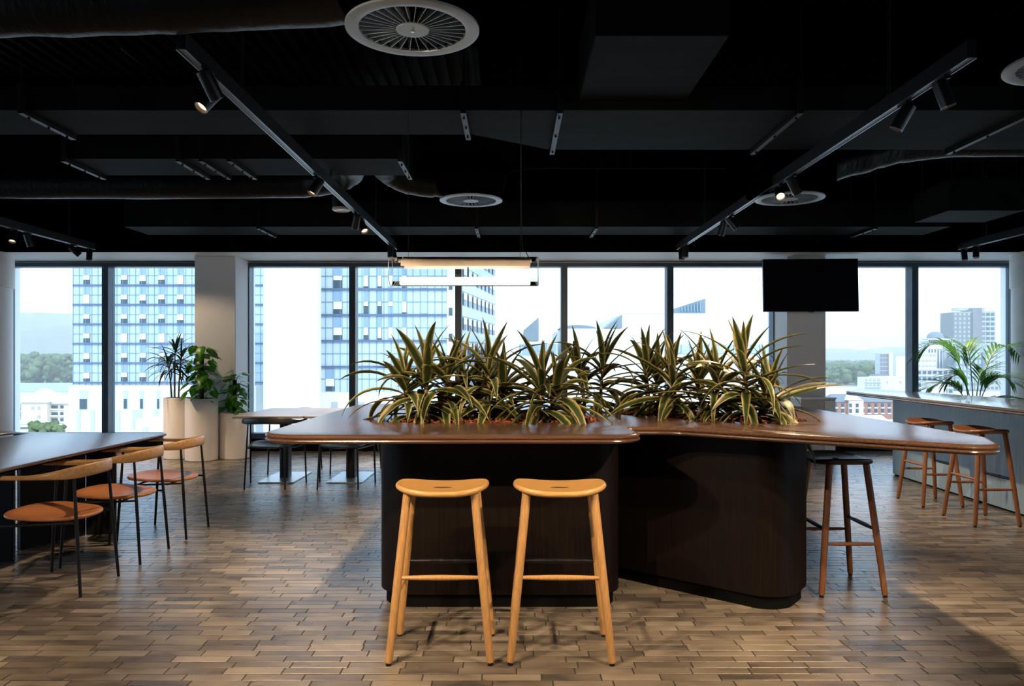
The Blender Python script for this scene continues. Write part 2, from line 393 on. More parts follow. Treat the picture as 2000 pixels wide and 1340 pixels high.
for i, (a, b) in enumerate(XB):
    wr = sgroup('window_%d' % (i+1)); t = .046
    for x0, x1, z0, z1 in ((a, a+t, ZB, ZT), (b-t, b, ZB, ZT), (a+t, b-t, ZT-.055, ZT), (a+t, b-t, ZB, ZB+.06)):
        MB().box(x0, x1, YW-.11, YW+.09, z0, z1).build('frame_bar', 'frame_blue', wr, bevel=.003)
    MB().box(a+t, b-t, YW+.02, YW+.032, ZB+.06, ZT-.055).build('glass_pane', 'window_glass', wr)
for nm, a, b in (('left', -4.36, -3.80), ('right', 3.78, 4.31)):
    struct(MB().box(a, b, 10.55, YW-.02, 0, 2.742).build('wall_pier_'+nm, 'pier_paint', bevel=.006))
for nm, x in (('left', -7.1), ('right', 7.1)):
    cg = sgroup('wall_column_'+nm)
    MB().lathe([(.40, 0), (.40, 2.742)], 48, (x, 10.2, 0)).build('shaft', 'white_paint', cg, smooth=40)
    MB().lathe([(.40, 2.28), (.418, 2.285), (.418, 2.742), (.40, 2.742)], 48, (x, 10.2, 0), False, False).build('collar', 'white_paint', cg, smooth=40)

# ------------------------------------------------------------ island table with planter
HT = .97
isl = rpoly([(-1.25, 3.70, .22), (.66, 3.70, .17), (.62, 4.13, .035), (.86, 4.13, .22), (2.06, 3.19, .13), (2.24, 3.62, .25), (2.24, 6.12, .3), (.5, 6.3, .25), (-1.25, 6.3, .25)], 9)
well1 = rpoly([(-.70, 4.37, .2), (.53, 4.41, .14), (.50, 4.86, .12), (.2, 5.12, .15), (-.70, 5.12, .2)], 6)
well2 = rpoly([(.60, 5.13, .08), (1.50, 4.28, .12), (1.80, 4.58, .16), (1.35, 5.3, .2), (.72, 5.66, .16)], 6)
prof = [(.022, HT), (.012, HT-.0012), (.004, HT-.006), (0, HT-.0125), (.002, HT-.018), (.0075, HT-.0215), (.009, HT-.0225), (.0075, HT-.0235), (.002, HT-.027), (0, HT-.0325), (.004, HT-.039), (.012, HT-.0438), (.022, HT-.045)]
it = thing('island_table', 'large walnut pinwheel-shaped island table with planted wells and dark veneer base', 'table', (.4, 4.9, 0))
def child(o, p):
    o.parent = p; o.location = o.location-p.location; return o
child(slab(isl, [well1, well2], HT, prof).build('tabletop', 'walnut', smooth=35), it)
base1 = rpoly([(-.73, 4.11, .2), (.57, 4.11, .16), (.62, 4.5, .15), (.62, 5.9, .1), (-.73, 5.9, .2)], 8)
base2 = rpoly([(.60, 4.69, .03), (1.42, 3.985, .24), (1.66, 4.3, .2), (1.66, 5.9, .2), (.60, 5.9, .05)], 10)
for bs in (base1, base2):
    child(MB().prism(bs, .075, HT-.045).build('base_cabinet', 'veneer_dark', smooth=35), it)
    child(MB().prism(inset(bs, .028), 0, .075).build('plinth', 'skirting', smooth=35), it)
for wl in (well1, well2):
    lm = MB(); lm.rings([[(x, y, HT-.008) for x, y in inset(wl, .001)], [(x, y, HT-.12) for x, y in inset(wl, .001)]])
    lm.add([(x, y, HT-.12) for x, y in inset(wl, .001)], [tuple(range(len(wl)))])
    child(lm.build('planter_liner', 'black_metal'), it)
def inside(poly, x, y):
    c = False; n = len(poly)
    for i in range(n):
        (x0, y0), (x1, y1) = poly[i-1], poly[i]
        if (y0 > y) != (y1 > y) and x < (x1-x0)*(y-y0)/(y1-y0)+x0: c = not c
    return c
for k, wl in enumerate((well1, well2)):
    bm_ = MB(); inn = inset(wl, .006); bm_.prism(inn, HT-.10, HT-.022)
    xs = [p[0] for p in inn]; ys = [p[1] for p in inn]; chips = MB()
    for _ in range(2600 if k == 0 else 1900):
        x = rnd.uniform(min(xs), max(xs)); y = rnd.uniform(min(ys), max(ys))
        if not inside(inset(wl, .02), x, y): continue
        a, b, c = rnd.uniform(.008, .024), rnd.uniform(.004, .009), rnd.uniform(.002, .005)
        mt = Matrix.Translation((x, y, HT-.02+rnd.random()**2*.03)) @ Euler((rnd.uniform(-.7, .7), rnd.uniform(-.7, .7), rnd.uniform(0, 6.3))).to_matrix().to_4x4()
        chips.box(-a, a, -b, b, -c, c, mt)
    so_ = bm_.build('bark_mulch', 'mulch_bed')
    tag(so_, ['orange bark mulch in the island well beside the two pale oak stools', 'orange bark mulch in the island well of the angled wing'][k], 'mulch', kind='stuff')
    chips.build('bark_chips', 'mulch', so_)['kind'] = 'stuff'

# ------------------------------------------------------------ bar counter at the right
bt = thing('bar_counter', 'long grey bar counter with dark polished top and two bar stools', 'counter', (4.8, 7, 0))
bar = rpoly([(3.58, 3.2, .15), (4.75, 3.2, .15), (4.62, 7.2, .4), (4.42, 9.3, .16), (4.15, 9.3, .18), (3.80, 8.75, .14)], 8)
child(slab(bar, [], HT, prof).build('countertop', 'bar_top', smooth=35), bt)
bb = rpoly([(4.27, 3.6, .1), (4.72, 3.6, .1), (4.58, 7.2, .2), (4.60, 8.9, .05), (4.37, 8.9, .16)], 8)
child(MB().prism(bb, .02, HT-.045).build('front_panel', 'veneer_sky_tint', smooth=35), bt)
child(MB().prism(inset(bb, .02), 0, .02).build('plinth', 'skirting', smooth=35), bt)

# ------------------------------------------------------------ stools
def superell(a, b, e):
    def f(t):
        c, s = math.cos(t), math.sin(t)
        return (a*math.copysign(abs(c)**(2/e), c), b*math.copysign(abs(s)**(2/e), s))
    return f
def stool_protos(wood, seat, footrest_both):
    r = bpy.data.objects.new('bar_stool', None); C.objects.link(r)
    def cap(t):
        c, s = math.cos(t), math.sin(t); return (.02*math.copysign(abs(c)**.7, c), .046*math.copysign(abs(s)**.8, s))
    def zt(x, y): return .748+.026*(abs(y)/.21)**2.2+.006*(x/.18)**2
    def zb(x, y): return .722+.03*(abs(y)/.21)**3.0+.008*(abs(x)/.18)**3
    pad(superell(.172, .213, 2.7), cap, 7, zt, zb, 56, .008).build('seat', seat, r, smooth=50)
    MB().rings([[(.985*cap(2*PI*k/40)[0], .985*cap(2*PI*k/40)[1], z) for k in range(40)] for z in (.7465, .724)]).build('slot_shade', 'soil', r)  # dark sleeve standing in for the shade inside the slot
    foot = {}
    for sx in (-1, 1):
        for sy in (-1, 1):
            a = Vector((sx*.105, sy*.15, .735)); b = Vector((sx*.178, sy*.222, .012)); foot[sx, sy] = (a, b)
            MB().tube([a, a.lerp(b, .5), b.lerp(a, .01), b], [.0185, .019, .0165, .0145], 14).build('leg', wood, r, smooth=50)
            MB().tube([b+Vector((0, 0, .002)), Vector((b.x, b.y, 0))], .0125, 10).build('glide', 'black_metal', r)
    def on(k, z): a, b = foot[k]; return a.lerp(b, (a.z-z)/(a.z-b.z))
    for sx in (-1, 1):
        p, q = on((sx, -1), .372), on((sx, 1), .372)
        dark = sx == 1 or footrest_both
        MB().tube([p.lerp(q, t) for t in (0, .12, .3, .5, .7, .88, 1)], [.008, .0095, .0115, .0125, .0115, .0095, .008], 10, sy=1.0).build('footrest' if dark else 'rung', 'black_metal' if dark else wood, r, smooth=50)
    for sy in (-1, 1):
        p, q = on((-1, sy), .292), on((1, sy), .292)
        MB().tube([p.lerp(q, t) for t in (0, .15, .5, .85, 1)], [.007, .0095, .0115, .0095, .007], 10).build('rung', wood, r, smooth=50)
    return r
# local +x is the side that faces the table (dark footrest)
sA = stool_protos('oak', 'oak_seat', False)
sA.location = (-.318, 3.53, 0); sA.rotation_euler = (0, 0, R(90.5))
tag(sA, 'pale oak bar stool at island front, farther from the notch', 'stool', 'bar stools')
sB = copy_tree(sA); sB.location = (.218, 3.53, 0); sB.rotation_euler = (0, 0, R(89))
tag(sB, 'pale oak bar stool at island front, next to the notch', 'stool', 'bar stools')
sC = stool_protos('oak_dark', 'black_seat', True); sC.location = (1.915, 4.53, 0); sC.rotation_euler = (0, 0, R(180))
tag(sC, 'dark bar stool with near-black seat under the island wing', 'stool', 'bar stools')
sD = stool_protos('oak_dark', 'oak_dark_seat', False); sD.location = (3.87, 7.12, 0)
tag(sD, 'reddish brown bar stool at bar counter, nearer to the windows', 'stool', 'bar stools')
sE = copy_tree(sD); sE.location = (3.855, 6.32, 0)
tag(sE, 'reddish brown bar stool at bar counter, farther from the windows', 'stool', 'bar stools')

# ------------------------------------------------------------ armchairs
def chair_proto(rail, seat):
    r = bpy.data.objects.new('dining_chair', None); C.objects.link(r)
    half = [(.285, .285, .684), (.16, .30, .682), (.0, .292, .682), (-.13, .248, .69), (-.215, .15, .70), (-.245, 0, .705)]
    path = catmull(half+[(x, -y, z) for x, y, z in half[-2::-1]], 5)
    m = len(path); loops = []
    for i, p in enumerate(path):
        t = (path[min(i+1, m-1)]-path[max(i-1, 0)]).normalized(); a = Vector((0, 0, 1)).cross(t).normalized()
        f = 1-abs(2*i/(m-1)-1); g = max(0, min(1, (f-.35)/.45)); g = g*g*(3-2*g)
        w_, h_ = .019*(1-g)+.011*g, .0125*(1-g)+.036*g
        if i in (0, m-1): w_ *= .6; h_ *= .6
        loops.append([p+a*w_*math.copysign(abs(math.cos(k*PI/6))**.7, math.cos(k*PI/6))+Vector((0, 0, 1))*h_*math.copysign(abs(math.sin(k*PI/6))**.7, math.sin(k*PI/6)) for k in range(12)])
    MB().rings(loops, True, True).build('back_rail', rail, r, smooth=60)
    def outl(t):
        c, s = math.cos(t), math.sin(t); x = .235*math.copysign(abs(c)**.75, c); wdt = .235+.035*(x/.235)
        return (x+.02, wdt*math.copysign(abs(s)**.8, s))
    def zt(x, y): q = min(1, (x-.02)**2/.235**2+y*y/.25**2); return .428+.022*q+.012*(x/.25)
    def zb(x, y): return zt(x, y)-.02-.004*(1-min(1, (x*x+y*y)/.06))
    pad(outl, lambda t: (.02, 0), 6, zt, zb, 40, .006).build('seat', seat, r, smooth=60)
    for sx, fx, fy, tx, ty, tz in ((-1, -.235, .208, -.185, .185, .668), (1, .232, .30, .19, .288, .675)):
        for sy in (-1, 1):
            MB().tube([(tx, sy*ty, tz), (tx*.5+fx*.5, sy*(ty+fy)/2, tz/2), (fx, sy*fy, 0)], [.0075, .0105, .0085], 10).build('leg', 'black_metal', r, smooth=50)
    for sy in (-1, 1):
        MB().tube([(-.198, sy*.194, .412), (.205, sy*.292, .412)], .007, 8).build('side_rail', 'black_metal', r, smooth=50)
    for x, y in ((-.10, .215), (.12, .27)):
        MB().tube([(x, -y, .408), (x, y, .408)], .007, 8).build('cross_rail', 'black_metal', r, smooth=50)
    return r
c1 = chair_proto('rail_oak', 'leather'); c1.location = (-2.655, 4.515, 0); c1.rotation_euler = (0, 0, R(180))
tag(c1, 'tan leather armchair at long table, farthest from the white planters', 'chair', 'armchairs at the long table')
for y, dx, lab in ((5.195, 0, 'tan leather armchair at long table, middle of the row of three'), (5.89, .005, 'tan leather armchair at long table, closest to the white planters')):
    c = copy_tree(c1); c.location = (-2.65+dx, y, 0); c['label'] = lab
c = copy_tree(c1); c.location = (-4.07, 5.72, 0); c.rotation_euler = (0, 0, R(0)); c['label'] = 'tan leather armchair across the long table, facing the row of three'
d1 = chair_proto('black_seat', 'black_seat'); d1.location = (-2.52, 8.055, 0); d1.rotation_euler = (0, 0, R(90))
tag(d1, 'black chair at small tables, island side, next to the white planters', 'chair', 'black chairs at the small tables')
for x, y, a, lab in ((-1.775, 8.055, 90, 'black chair at small tables, island side, farther from the white planters'),
                     (-2.52, 9.1, -90, 'black chair at small tables, window side, next to the white planters'),
                     (-1.80, 9.1, -90, 'black chair at small tables, window side, farther from the white planters')):
    c = copy_tree(d1); c.location = (x, y, 0); c.rotation_euler = (0, 0, R(a)); c['label'] = lab

# ------------------------------------------------------------ long table at the left
lt = thing('long_table', 'long low walnut table with black panel legs and tan leather armchairs', 'table', (-3.33, 4.3, 0))
out = rpoly([(-3.88, 2.3, .06), (-2.77, 2.3, .06), (-2.77, 6.2, .05), (-3.88, 6.2, .05)], 5)
lp = [(.02, .74), (.006, .738), (0, .731), (.002, .722), (.025, .712), (.04, .71)]
child(slab(out, [], .74, lp).build('tabletop', 'walnut', smooth=35), lt)
def panel(p, q, th=.03):
    p = Vector((*p, 0)); q = Vector((*q, 0)); d = (q-p); mt = Matrix.Translation(p) @ Matrix.Rotation(math.atan2(d.y, d.x), 4, 'Z')
    return MB().box(0, d.length, -th/2, th/2, 0, .71, mt)
for p, q in (((-3.80, 5.05), (-3.285, 5.07)), ((-3.44, 5.36), (-3.245, 5.83)), ((-3.235, 5.84), (-3.03, 5.88)), ((-3.62, 5.9), (-3.45, 5.38)), ((-3.7, 2.9), (-3.2, 2.6))):
    child(panel(p, q).build('leg_panel', 'black_metal', bevel=.003), lt)
rt = thing('round_side_table', 'small round dark side table beyond the long table', 'table', (-6.12, 9.05, 0))
MB().lathe([(.22, .44), (.235, .445), (.235, .46), (.228, .466), (0.02, .466)], 40).build('table_top', 'black_seat', rt, smooth=40)
MB().lathe([(.03, .01), (.022, .03), (.022, .44)], 16).build('post', 'black_metal', rt, smooth=40)
MB().lathe([(.17, 0), (.17, .008), (.03, .016)], 32).build('foot_plate', 'black_metal', rt, smooth=40)

# ------------------------------------------------------------ two small tables
def small_table(x, lab):
    t = thing('cafe_table', lab, 'table', (x, 8.62, 0), 0, 'small tables by the windows')
    o2 = rpoly([(-.365, -.68, .03), (.365, -.68, .03), (.365, .68, .03), (-.365, .68, .03)], 4)
    slab(o2, [], .74, [(.003, .74), (0, .737), (0, .72), (.004, .716)]).build('table_top', 'laminate', t, smooth=35)
    MB().box(-.20, .20, -.40, .40, .70, .716).build('top_bracket', 'black_metal', t, bevel=.004)
    MB().prism(rpoly([(-.048, -.09, .03), (.048, -.09, .03), (.048, .09, .03), (-.048, .09, .03)], 6), .012, .70).build('pedestal', 'black_metal', t, smooth=40)
    MB().prism(rpoly([(-.195, -.39, .02), (.195, -.39, .02), (.195, .39, .02), (-.195, .39, .02)], 4), 0, .012).build('base_plate', 'steel_plate', t, bevel=.002)
small_table(-2.54, 'small rectangular cafe table on a steel plate, next to the planters')
small_table(-1.80, 'small rectangular cafe table on a steel plate, farther from the planters')

# ------------------------------------------------------------ planters with plants
def planter(name, lab, x, y, r, h, grp='white cylindrical planters'):
    t = thing(name, lab, 'planter', (x, y, 0), 0, grp)
    MB().lathe([(r-.012, 0), (r, .012), (r, h-.008), (r-.006, h), (r-.022, h), (r-.024, h-.05)], 48, cap1=False).build('pot', 'planter_white', t, smooth=40)
    MB().lathe([(r-.023, h-.12), (r-.023, h-.035)], 40).build('soil', 'soil', t)
    return h-.035
# strap leaf meshes, unit length, lying along +x and arching down
def strap_leaf(droop, wid, twist, mat, seg=9):
    mb = MB(); mb.uv = []; p = Vector((0, 0, 0)); vs = []
    for i in range(seg+1):
        s = i/seg; a = -droop*s**1.25; d = Vector((math.cos(a), 0, math.sin(a)))
        if i: p = p+d/seg
        wv = wid*max(.03, (math.sin(PI*min(1, s*.93+.07)**.72))**.85)
        if s == 0: wv = wid*.42
        nrm = Vector((-d.z, 0, d.x)); q = Matrix.Rotation(twist*s, 3, d) @ Vector((0, 1, 0))
        for u in (-1, 0, 1):
            vs.append(p+q*wv*u*.5+nrm*(abs(u)*wv*.16)); mb.uv.append(((u+1)/2, s))
    fs = [(i*3+k, i*3+k+1, (i+1)*3+k+1, (i+1)*3+k) for i in range(seg) for k in (0, 1)]
    mb.add(vs, fs); return mb.mesh('leaf', mat, smooth=180)
STRIPED = [strap_leaf(d, wd, tw, 'leaf_striped') for d, wd, tw in ((.5, .135, .3), (.9, .125, -.4), (1.3, .13, .5), (1.7, .12, -.3), (2.1, .125, .6), (2.5, .115, -.5), (.3, .15, .1))]
DARK = [strap_leaf(d, wd, tw, 'leaf_dark', 7) for d, wd, tw in ((.4, .085, .2), (.9, .08, -.3), (1.5, .08, .4), (2.1, .075, -.2))]
def rosette(root, meshes, base, top, n, L0, L1, start=.25, full=1.0, rg=rnd, tip=6):
    base = Vector(base); top = Vector(top); ax = top-base; az = rg.uniform(0, 6.28)
    for i in range(n):
        s = i/(n-1); az += 2.39996+rg.uniform(-.25, .25)
        p = base+ax*(start+(1-start)*s)
        el = R(2+80*s**1.9+rg.uniform(-12, 12)); L = (L0+(L1-L0)*math.sin(PI*(.2+.62*s)))*rg.uniform(.85, 1.15)*full
        if s > .88: k = rg.choice((0, len(meshes)-1)); L *= .8
        else: k = min(len(meshes)-1, max(0, int(rg.gauss(2.9-1.5*s, 1.3))))
        if s <= .88 and k == len(meshes)-1: k -= 1
        o = link('leaf', meshes[k], root, p, (rg.uniform(-.3, .3), -el, az), L); o.rotation_mode = 'XYZ'
def dracaena(x, y, z, canes, lab, seed, name='striped_dracaena', meshes=None, grp='striped dracaenas in the island wells', L=(.27, .44), nl=32, start=.12):
    rg = random.Random(seed); r = thing(name, lab, 'plant', (x, y, z), 0, grp)
    for dx, dy, h, lx, ly in canes:
        b = Vector((dx, dy, -.03)); m_ = Vector((dx+lx*.35, dy+ly*.35, h*.5)); t = Vector((dx+lx, dy+ly, h))
        MB().tube([b, m_, t], [.013, .011, .006], 8).build('cane', 'cane', r, smooth=60)
        rosette(r, meshes or STRIPED, (dx+lx*.15, dy+ly*.15, 0), t, nl, L[0], L[1], start, 1, rg)
    return r
ZS = HT-.018
def dr(px, Y, canes, lab, seed, **k): return dracaena((px-1000)*Y/F, Y, ZS, canes, lab, seed, **k)
dr(832, 4.60, [(0, 0, .33, .0, 0), (-.09, .03, .26, -.05, .02), (.08, .06, .29, .05, .0)], 'bushy striped dracaena drooping over the island edge, nearest the cafe tables', 11, nl=34)
dr(905, 4.86, [(0, 0, .27, .0, 0), (.04, .05, .17, .06, .02)], 'striped dracaena half hidden behind the bushy one at the cafe table end', 12, nl=30)
dr(952, 4.66, [(0, 0, .34, .01, 0), (.05, .07, .23, .05, .02)], 'tall striped dracaena standing behind the pale oak stools', 13, nl=34)
dr(1052, 4.54, [(0, 0, .26, .02, 0), (.06, .02, .20, .05, .02)], 'striped dracaena at the notch end of the mulch well by the oak stools', 14, nl=34)
dr(1172, 5.42, [(0, 0, .36, .02, 0), (-.10, .03, .32, -.05, .0)], 'slim striped dracaena in the angled well, closest to the oak stool well', 15, nl=32)
dr(1268, 5.12, [(0, 0, .33, -.02, 0), (.05, .18, .27, .05, .02)], 'striped dracaena with upright leaves in the angled well, second from the notch', 16, nl=30)
dr(1312, 4.84, [(0, 0, .28, .01, 0)], 'short striped dracaena in the middle of the angled mulch well', 17, nl=34)
dr(1400, 4.72, [(0, 0, .27, .0, 0), (-.03, .2, .27, -.04, .0)], 'striped dracaena beside the tallest one in the angled mulch well', 18, nl=32)
dr(1462, 4.56, [(0, 0, .38, -.03, 0), (.05, .03, .14, .08, -.01)], 'tallest striped dracaena, arching over the island wing', 19, nl=38, L=(.29, .46))

def heart_leaf(mat):
    mb = MB(); mb.uv = []; vs = []; prof_ = [(-.10, .0), (-.16, .22), (-.05, .40), (.18, .46), (.45, .38), (.72, .2), (.92, .07), (1.0, 0)]
    for i, (x, hw) in enumerate(prof_):
        for u in (-1, -.5, 0, .5, 1):
            xx = x if i > 1 else (x if abs(u) > .3 else .0)
            vs.append((xx, u*hw, -.22*max(0, xx)**2-.10*abs(u)*hw*1.6+.08)); mb.uv.append(((u+1)/2, i/7))
    fs = [(i*5+k, i*5+k+1, (i+1)*5+k+1, (i+1)*5+k) for i in range(7) for k in range(4)]
    mb.add(vs, fs); return mb.mesh('leaf', mat, smooth=180)
HEART = heart_leaf('leaf_pothos')
def pothos(x, y, z, h, n, sp, lab, seed, pole=True, size=.15):
    rg = random.Random(seed); r = thing('pothos', lab, 'plant', (x, y, z), 0, 'leafy pothos plants')
    if pole: MB().tube([(0, 0, -.06), (0, 0, h*.5), (.005, 0, h*.86)], [.027, .027, .025], 12).build('moss_pole', 'moss_pole', r, smooth=60)
    for i in range(n):
        s = (i+.5)/n; a = i*2.399+rg.uniform(-.4, .4); rad = sp*(1-.35*s)*rg.uniform(.35, 1); zz = h*s**.9*rg.uniform(.9, 1.05)+.02
        p = Vector((rad*math.cos(a), rad*math.sin(a), zz)); L = size*rg.uniform(.7, 1.2)
        MB().tube([(.02*math.cos(a), .02*math.sin(a), max(-.02, zz-.09)), (p.x*.6, p.y*.6, zz-.0), tuple(p)], [.003, .0025, .002], 5, False).build('stem', 'green_stem', r)
        link('leaf', HEART, r, p, (rg.uniform(-.35, .35), rg.uniform(.1, .95), a+rg.uniform(-.5, .5)), L)
    return r
z1 = planter('tall_planter', 'tall white cylindrical planter holding the pothos on a pole', -4.09, 10.12, .205, .815)
z2 = planter('tall_planter', 'tall white cylindrical planter partly behind the other, holding a thin-leaved dracaena', -4.465, 10.33, .205, .815)
z3 = planter('short_planter', 'short white cylindrical planter next to the tall pair', -3.72, 10.3, .19, .615)
pothos(-4.09, 10.12, z1, .70, 46, .23, 'large pothos climbing a pole in the tall planter', 31)
dracaena(-4.49, 10.24, z2, [(0, -.02, .68, .02, -.03), (.05, -.02, .58, .06, -.05), (-.03, -.03, .52, -.04, -.04)], 'thin-leaved dark dracaena in the tall planter at the window', 32, 'dark_dracaena', DARK, 'dark dracaenas by the windows', (.22, .40), 26, .72)
pothos(-3.72, 10.3, z3, .55, 44, .2, 'smaller pothos on a pole in the short planter', 33, size=.14)
z4 = planter('planter_by_pier', 'white cylindrical planter behind the island by the television', 3.28, 10.35, .2, .62)
dracaena(3.33, 10.38, z4, [(.05, 0, .72, .02, 0), (-.04, .05, .6, -.02, 0)], 'dark dracaena standing behind the island below the television', 34, 'dark_dracaena', DARK, 'dark dracaenas by the windows', (.22, .36), 26, .6)
pothos(3.22, 10.25, z4, .34, 26, .3, 'green pothos behind the island below the television', 35, False, .2)
# palm
z5 = planter('palm_planter', 'white cylindrical planter with a palm behind the bar counter', 5.78, 9.6, .22, .55)
pr = thing('palm', 'green palm with feathery fronds behind the bar counter', 'plant', (5.78, 9.6, z5))
leaflet = strap_leaf(.55, .085, .2, 'leaf_palm', 6)
rg = random.Random(5)
for az, rise, reach, L in ((R(165), .82, .42, .27), (R(185), .42, .38, .27), (R(150), .50, .20, .26), (R(20), .80, .45, .27), (R(-5), .48, .30, .27), (R(40), .55, .2, .25), (R(200), .22, .34, .2), (R(95), .80, .25, .26), (R(330), .28, .38, .2)):
    rise *= 1.22; reach *= 1.12; d = Vector((math.cos(az), math.sin(az)*.6, 0)); P = [Vector((d.x*.02, d.y*.02, -.03)), d*reach*.25+Vector((0, 0, rise*.55)), d*reach*.6+Vector((0, 0, rise*.92)), d*reach*1.05+Vector((0, 0, rise)), d*reach*1.45+Vector((0, 0, rise*.86))]
    cv = catmull(P, 11); fr = MB().tube(cv, [.008-.0055*i/len(cv) for i in range(len(cv))], 6, False).build('frond', 'green_stem', pr, smooth=60)
    for i in range(16, len(cv)-1, 2):
        t = (cv[i+1]-cv[i-1]).normalized(); side = t.cross(Vector((0, 0, 1))).normalized()
        for sd in (-1, 1):
            dv = (t*.8+side*sd*.7+Vector((0, 0, .12))).normalized(); q = dv.to_track_quat('X', 'Z').to_euler()
            link('leaflet', leaflet, fr, cv[i], q, 1.45*L*(1-.55*abs((i-24)/26))*rg.uniform(.9, 1.1))

# ------------------------------------------------------------ television, cabinet
tv = thing('television', 'black flat television mounted on the grey pier', 'television', (4.02, 10.4, 1.97), R(-3)); tv.rotation_euler = (R(-3), 0, R(-3))
tv.location = (4.03, 10.36, 1.97)
MB().box(-.63, .63, -.02, .03, 0, .715).build('housing', 'tv_body', tv, bevel=.004)
MB().box(-.622, .622, -.0215, -.0195, .008, .707).build('screen', 'tv_screen', tv)
MB().box(-.04, .04, -.022, -.018, -.012, .002).build('sensor', 'tv_body', tv)
MB().box(-.2, .2, .03, .155, .2, .5).build('wall_mount', 'tv_body', tv)
cb = thing('low_cabinet', 'low grey cabinet with a pale top beside the pier', 'cabinet', (4.03, 10.3, 0))
MB().box(-.225, .225, -.2, .2, .06, .80).build('body', 'cabinet', cb, bevel=.003)
MB().box(-.235, .235, -.21, .21, .80, .825).build('top', 'cabinet_top', cb, bevel=.003)
MB().box(-.215, .07, -.215, -.2, .08, .785).build('door', 'cabinet', cb, bevel=.002)
MB().box(.076, .215, -.215, -.2, .08, .785).build('door', 'cabinet_top', cb, bevel=.002)
MB().box(-.2, .2, -.17, .18, 0, .06).build('plinth', 'skirting', cb)

# ------------------------------------------------------------ pendant lamp over the island
YP = 5.0
pl = thing('linear_pendant', 'long clear glass tube pendant lamp hanging over the island', 'lamp', (-.31, YP, 1.905))
Rg = .095; hl = .478
gl = MB()
def cyl_x(mb, r, x0, x1, n=32, cap=False, z=0): return mb.tube([(x0, 0, z), (x1, 0, z)], r, n, cap)
cyl_x(gl, Rg, -hl, hl).build('glass_tube', 'lamp_glass', pl, smooth=60)
for s in (-1, 1):
    MB().tube([(s*hl, 0, 0), (s*(hl+.004), 0, 0)], [Rg, Rg], 32, False).build('glass_rim', 'diffuser', pl, smooth=60)
    MB().tube([(s*(hl-.085), 0, .088), (s*(hl-.085), 0, .094)], .012, 12).build('cap', 'chrome', pl)
rf = MB(); na = 16; A = [R(18+144*k/na) for k in range(na+1)]
for rr_ in (.089, .086): rf.add([(x, rr_*math.cos(a), rr_*math.sin(a)) for x in (-hl+.075, hl-.05) for a in A], [(k, k+1, na+2+k, na+1+k) for k in range(na)])
rf.build('reflector', 'pendant_rail', pl, smooth=60)
cyl_x(MB(), .012, -hl+.05, hl-.04, 12, True, .07).build('spine', 'pendant_rail', pl, smooth=60)
cyl_x(MB(), .026, -hl+.06, hl-.05, 16, True, -.062).build('light_tube', 'lamp_tube', pl, smooth=60)
MB().box(.02, .028, -.005, .005, -.06, .03).build('bracket', 'black_metal', pl)
for wx in (-.365, .365):
    MB().tube([(wx, 0, .09), (wx, 0, 1.66)], .0012, 5).build('suspension_wire', 'black_metal', pl)
MB().tube(catmull([(.42, 0, .09), (.40, 0, .13), (.375, 0, .2), (.37, .01, .8), (.38, 0, 1.66)], 6), .0025, 6).build('power_cord', 'black_metal', pl, smooth=60)

# ------------------------------------------------------------ ceiling services
def duct(name, lab, pts, z0, z1, flanges, mat='duct_grey', depth=None):
    xs = [p[0] for p in pts]; ys = [p[1] for p in pts]
    t = thing(name, lab, 'duct', (sum(xs)/len(xs), sum(ys)/len(ys), z0), 0, 'ceiling ducts')
    child2 = lambda o: (setattr(o, 'parent', t), setattr(o, 'location', -Vector(t.location)))
    child2(MB().prism(pts, z0, z1).build('duct_body', mat, bevel=.004))
    if not flanges:
        for xx in (min(xs)+.06, max(xs)-.06):
            for yy in (min(ys)+.06, max(ys)-.06): child2(MB().tube([(xx, yy, z1), (xx, yy, 3.6)], .006, 6).build('hanger_rod', 'black_metal'))
    for x, y0, y1 in flanges:
        m_ = MB().box(x-.018, x+.018, y0-.03, y1+.03, z0-.03, z0); m_.box(x-.018, x+.018, y0-.03, y0, z0, z1+.02); m_.box(x-.018, x+.018, y1, y1+.03, z0, z1+.02)
        child2(m_.build('flange', 'black_metal'))
        for yy in (y0+.06, (y0+y1)/2, y1-.06): child2(MB().tube([(x, yy, z0-.04), (x, yy, z0)], .008, 6).build('bolt', 'duct_grey'))
        for yy in (y0-.015, y1+.015): child2(MB().tube([(x, yy, z1), (x, yy, 3.6)], .006, 6).build('hanger_rod', 'black_metal'))
    return t
duct('main_duct', 'wide flat grey air duct that widens midway across the ceiling', [(-9.5, 4.98), (9.5, 4.98), (9.5, 5.93), (.29, 5.93), (-.28, 5.53), (-9.5, 5.53)], 2.95, 3.11,
     [(-3.17, 4.98, 5.53), (-.315, 4.98, 5.53), (.31, 4.98, 5.93), (1.865, 4.98, 5.93), (3.38, 4.98, 5.93)])
duct('branch_duct', 'short grey branch duct ending above the cafe tables', [(-3.5, 6.0), (-.86, 6.0), (-.86, 6.55), (-3.5, 6.55)], 2.9, 3.2, [(-3.49, 6.0, 6.55), (-2.6, 6.0, 6.55), (-2.42, 6.0, 6.55), (-2.2, 6.0, 6.55), (-.87, 6.0, 6.55)])
duct('window_duct', 'long grey air duct running along above the windows', [(-4.6, 9.1), (5.2, 9.1), (5.2, 9.72), (-4.6, 9.72)], 2.9, 3.2, [(-3.0, 9.1, 9.72), (-.42, 9.1, 9.72), (1.0, 9.1, 9.72), (4.3, 9.1, 9.72)])
duct('fan_coil_unit', 'boxy grey fan coil unit hung in front of the main duct', [(.43, 3.95), (1.12, 3.95), (1.12, 4.93), (.43, 4.93)], 3.0, 3.35, [])
duct('return_duct', 'small grey duct box near the right round column', [(4.55, 8.0), (5.35, 8.0), (5.35, 8.7), (4.55, 8.7)], 2.88, 3.2, [])
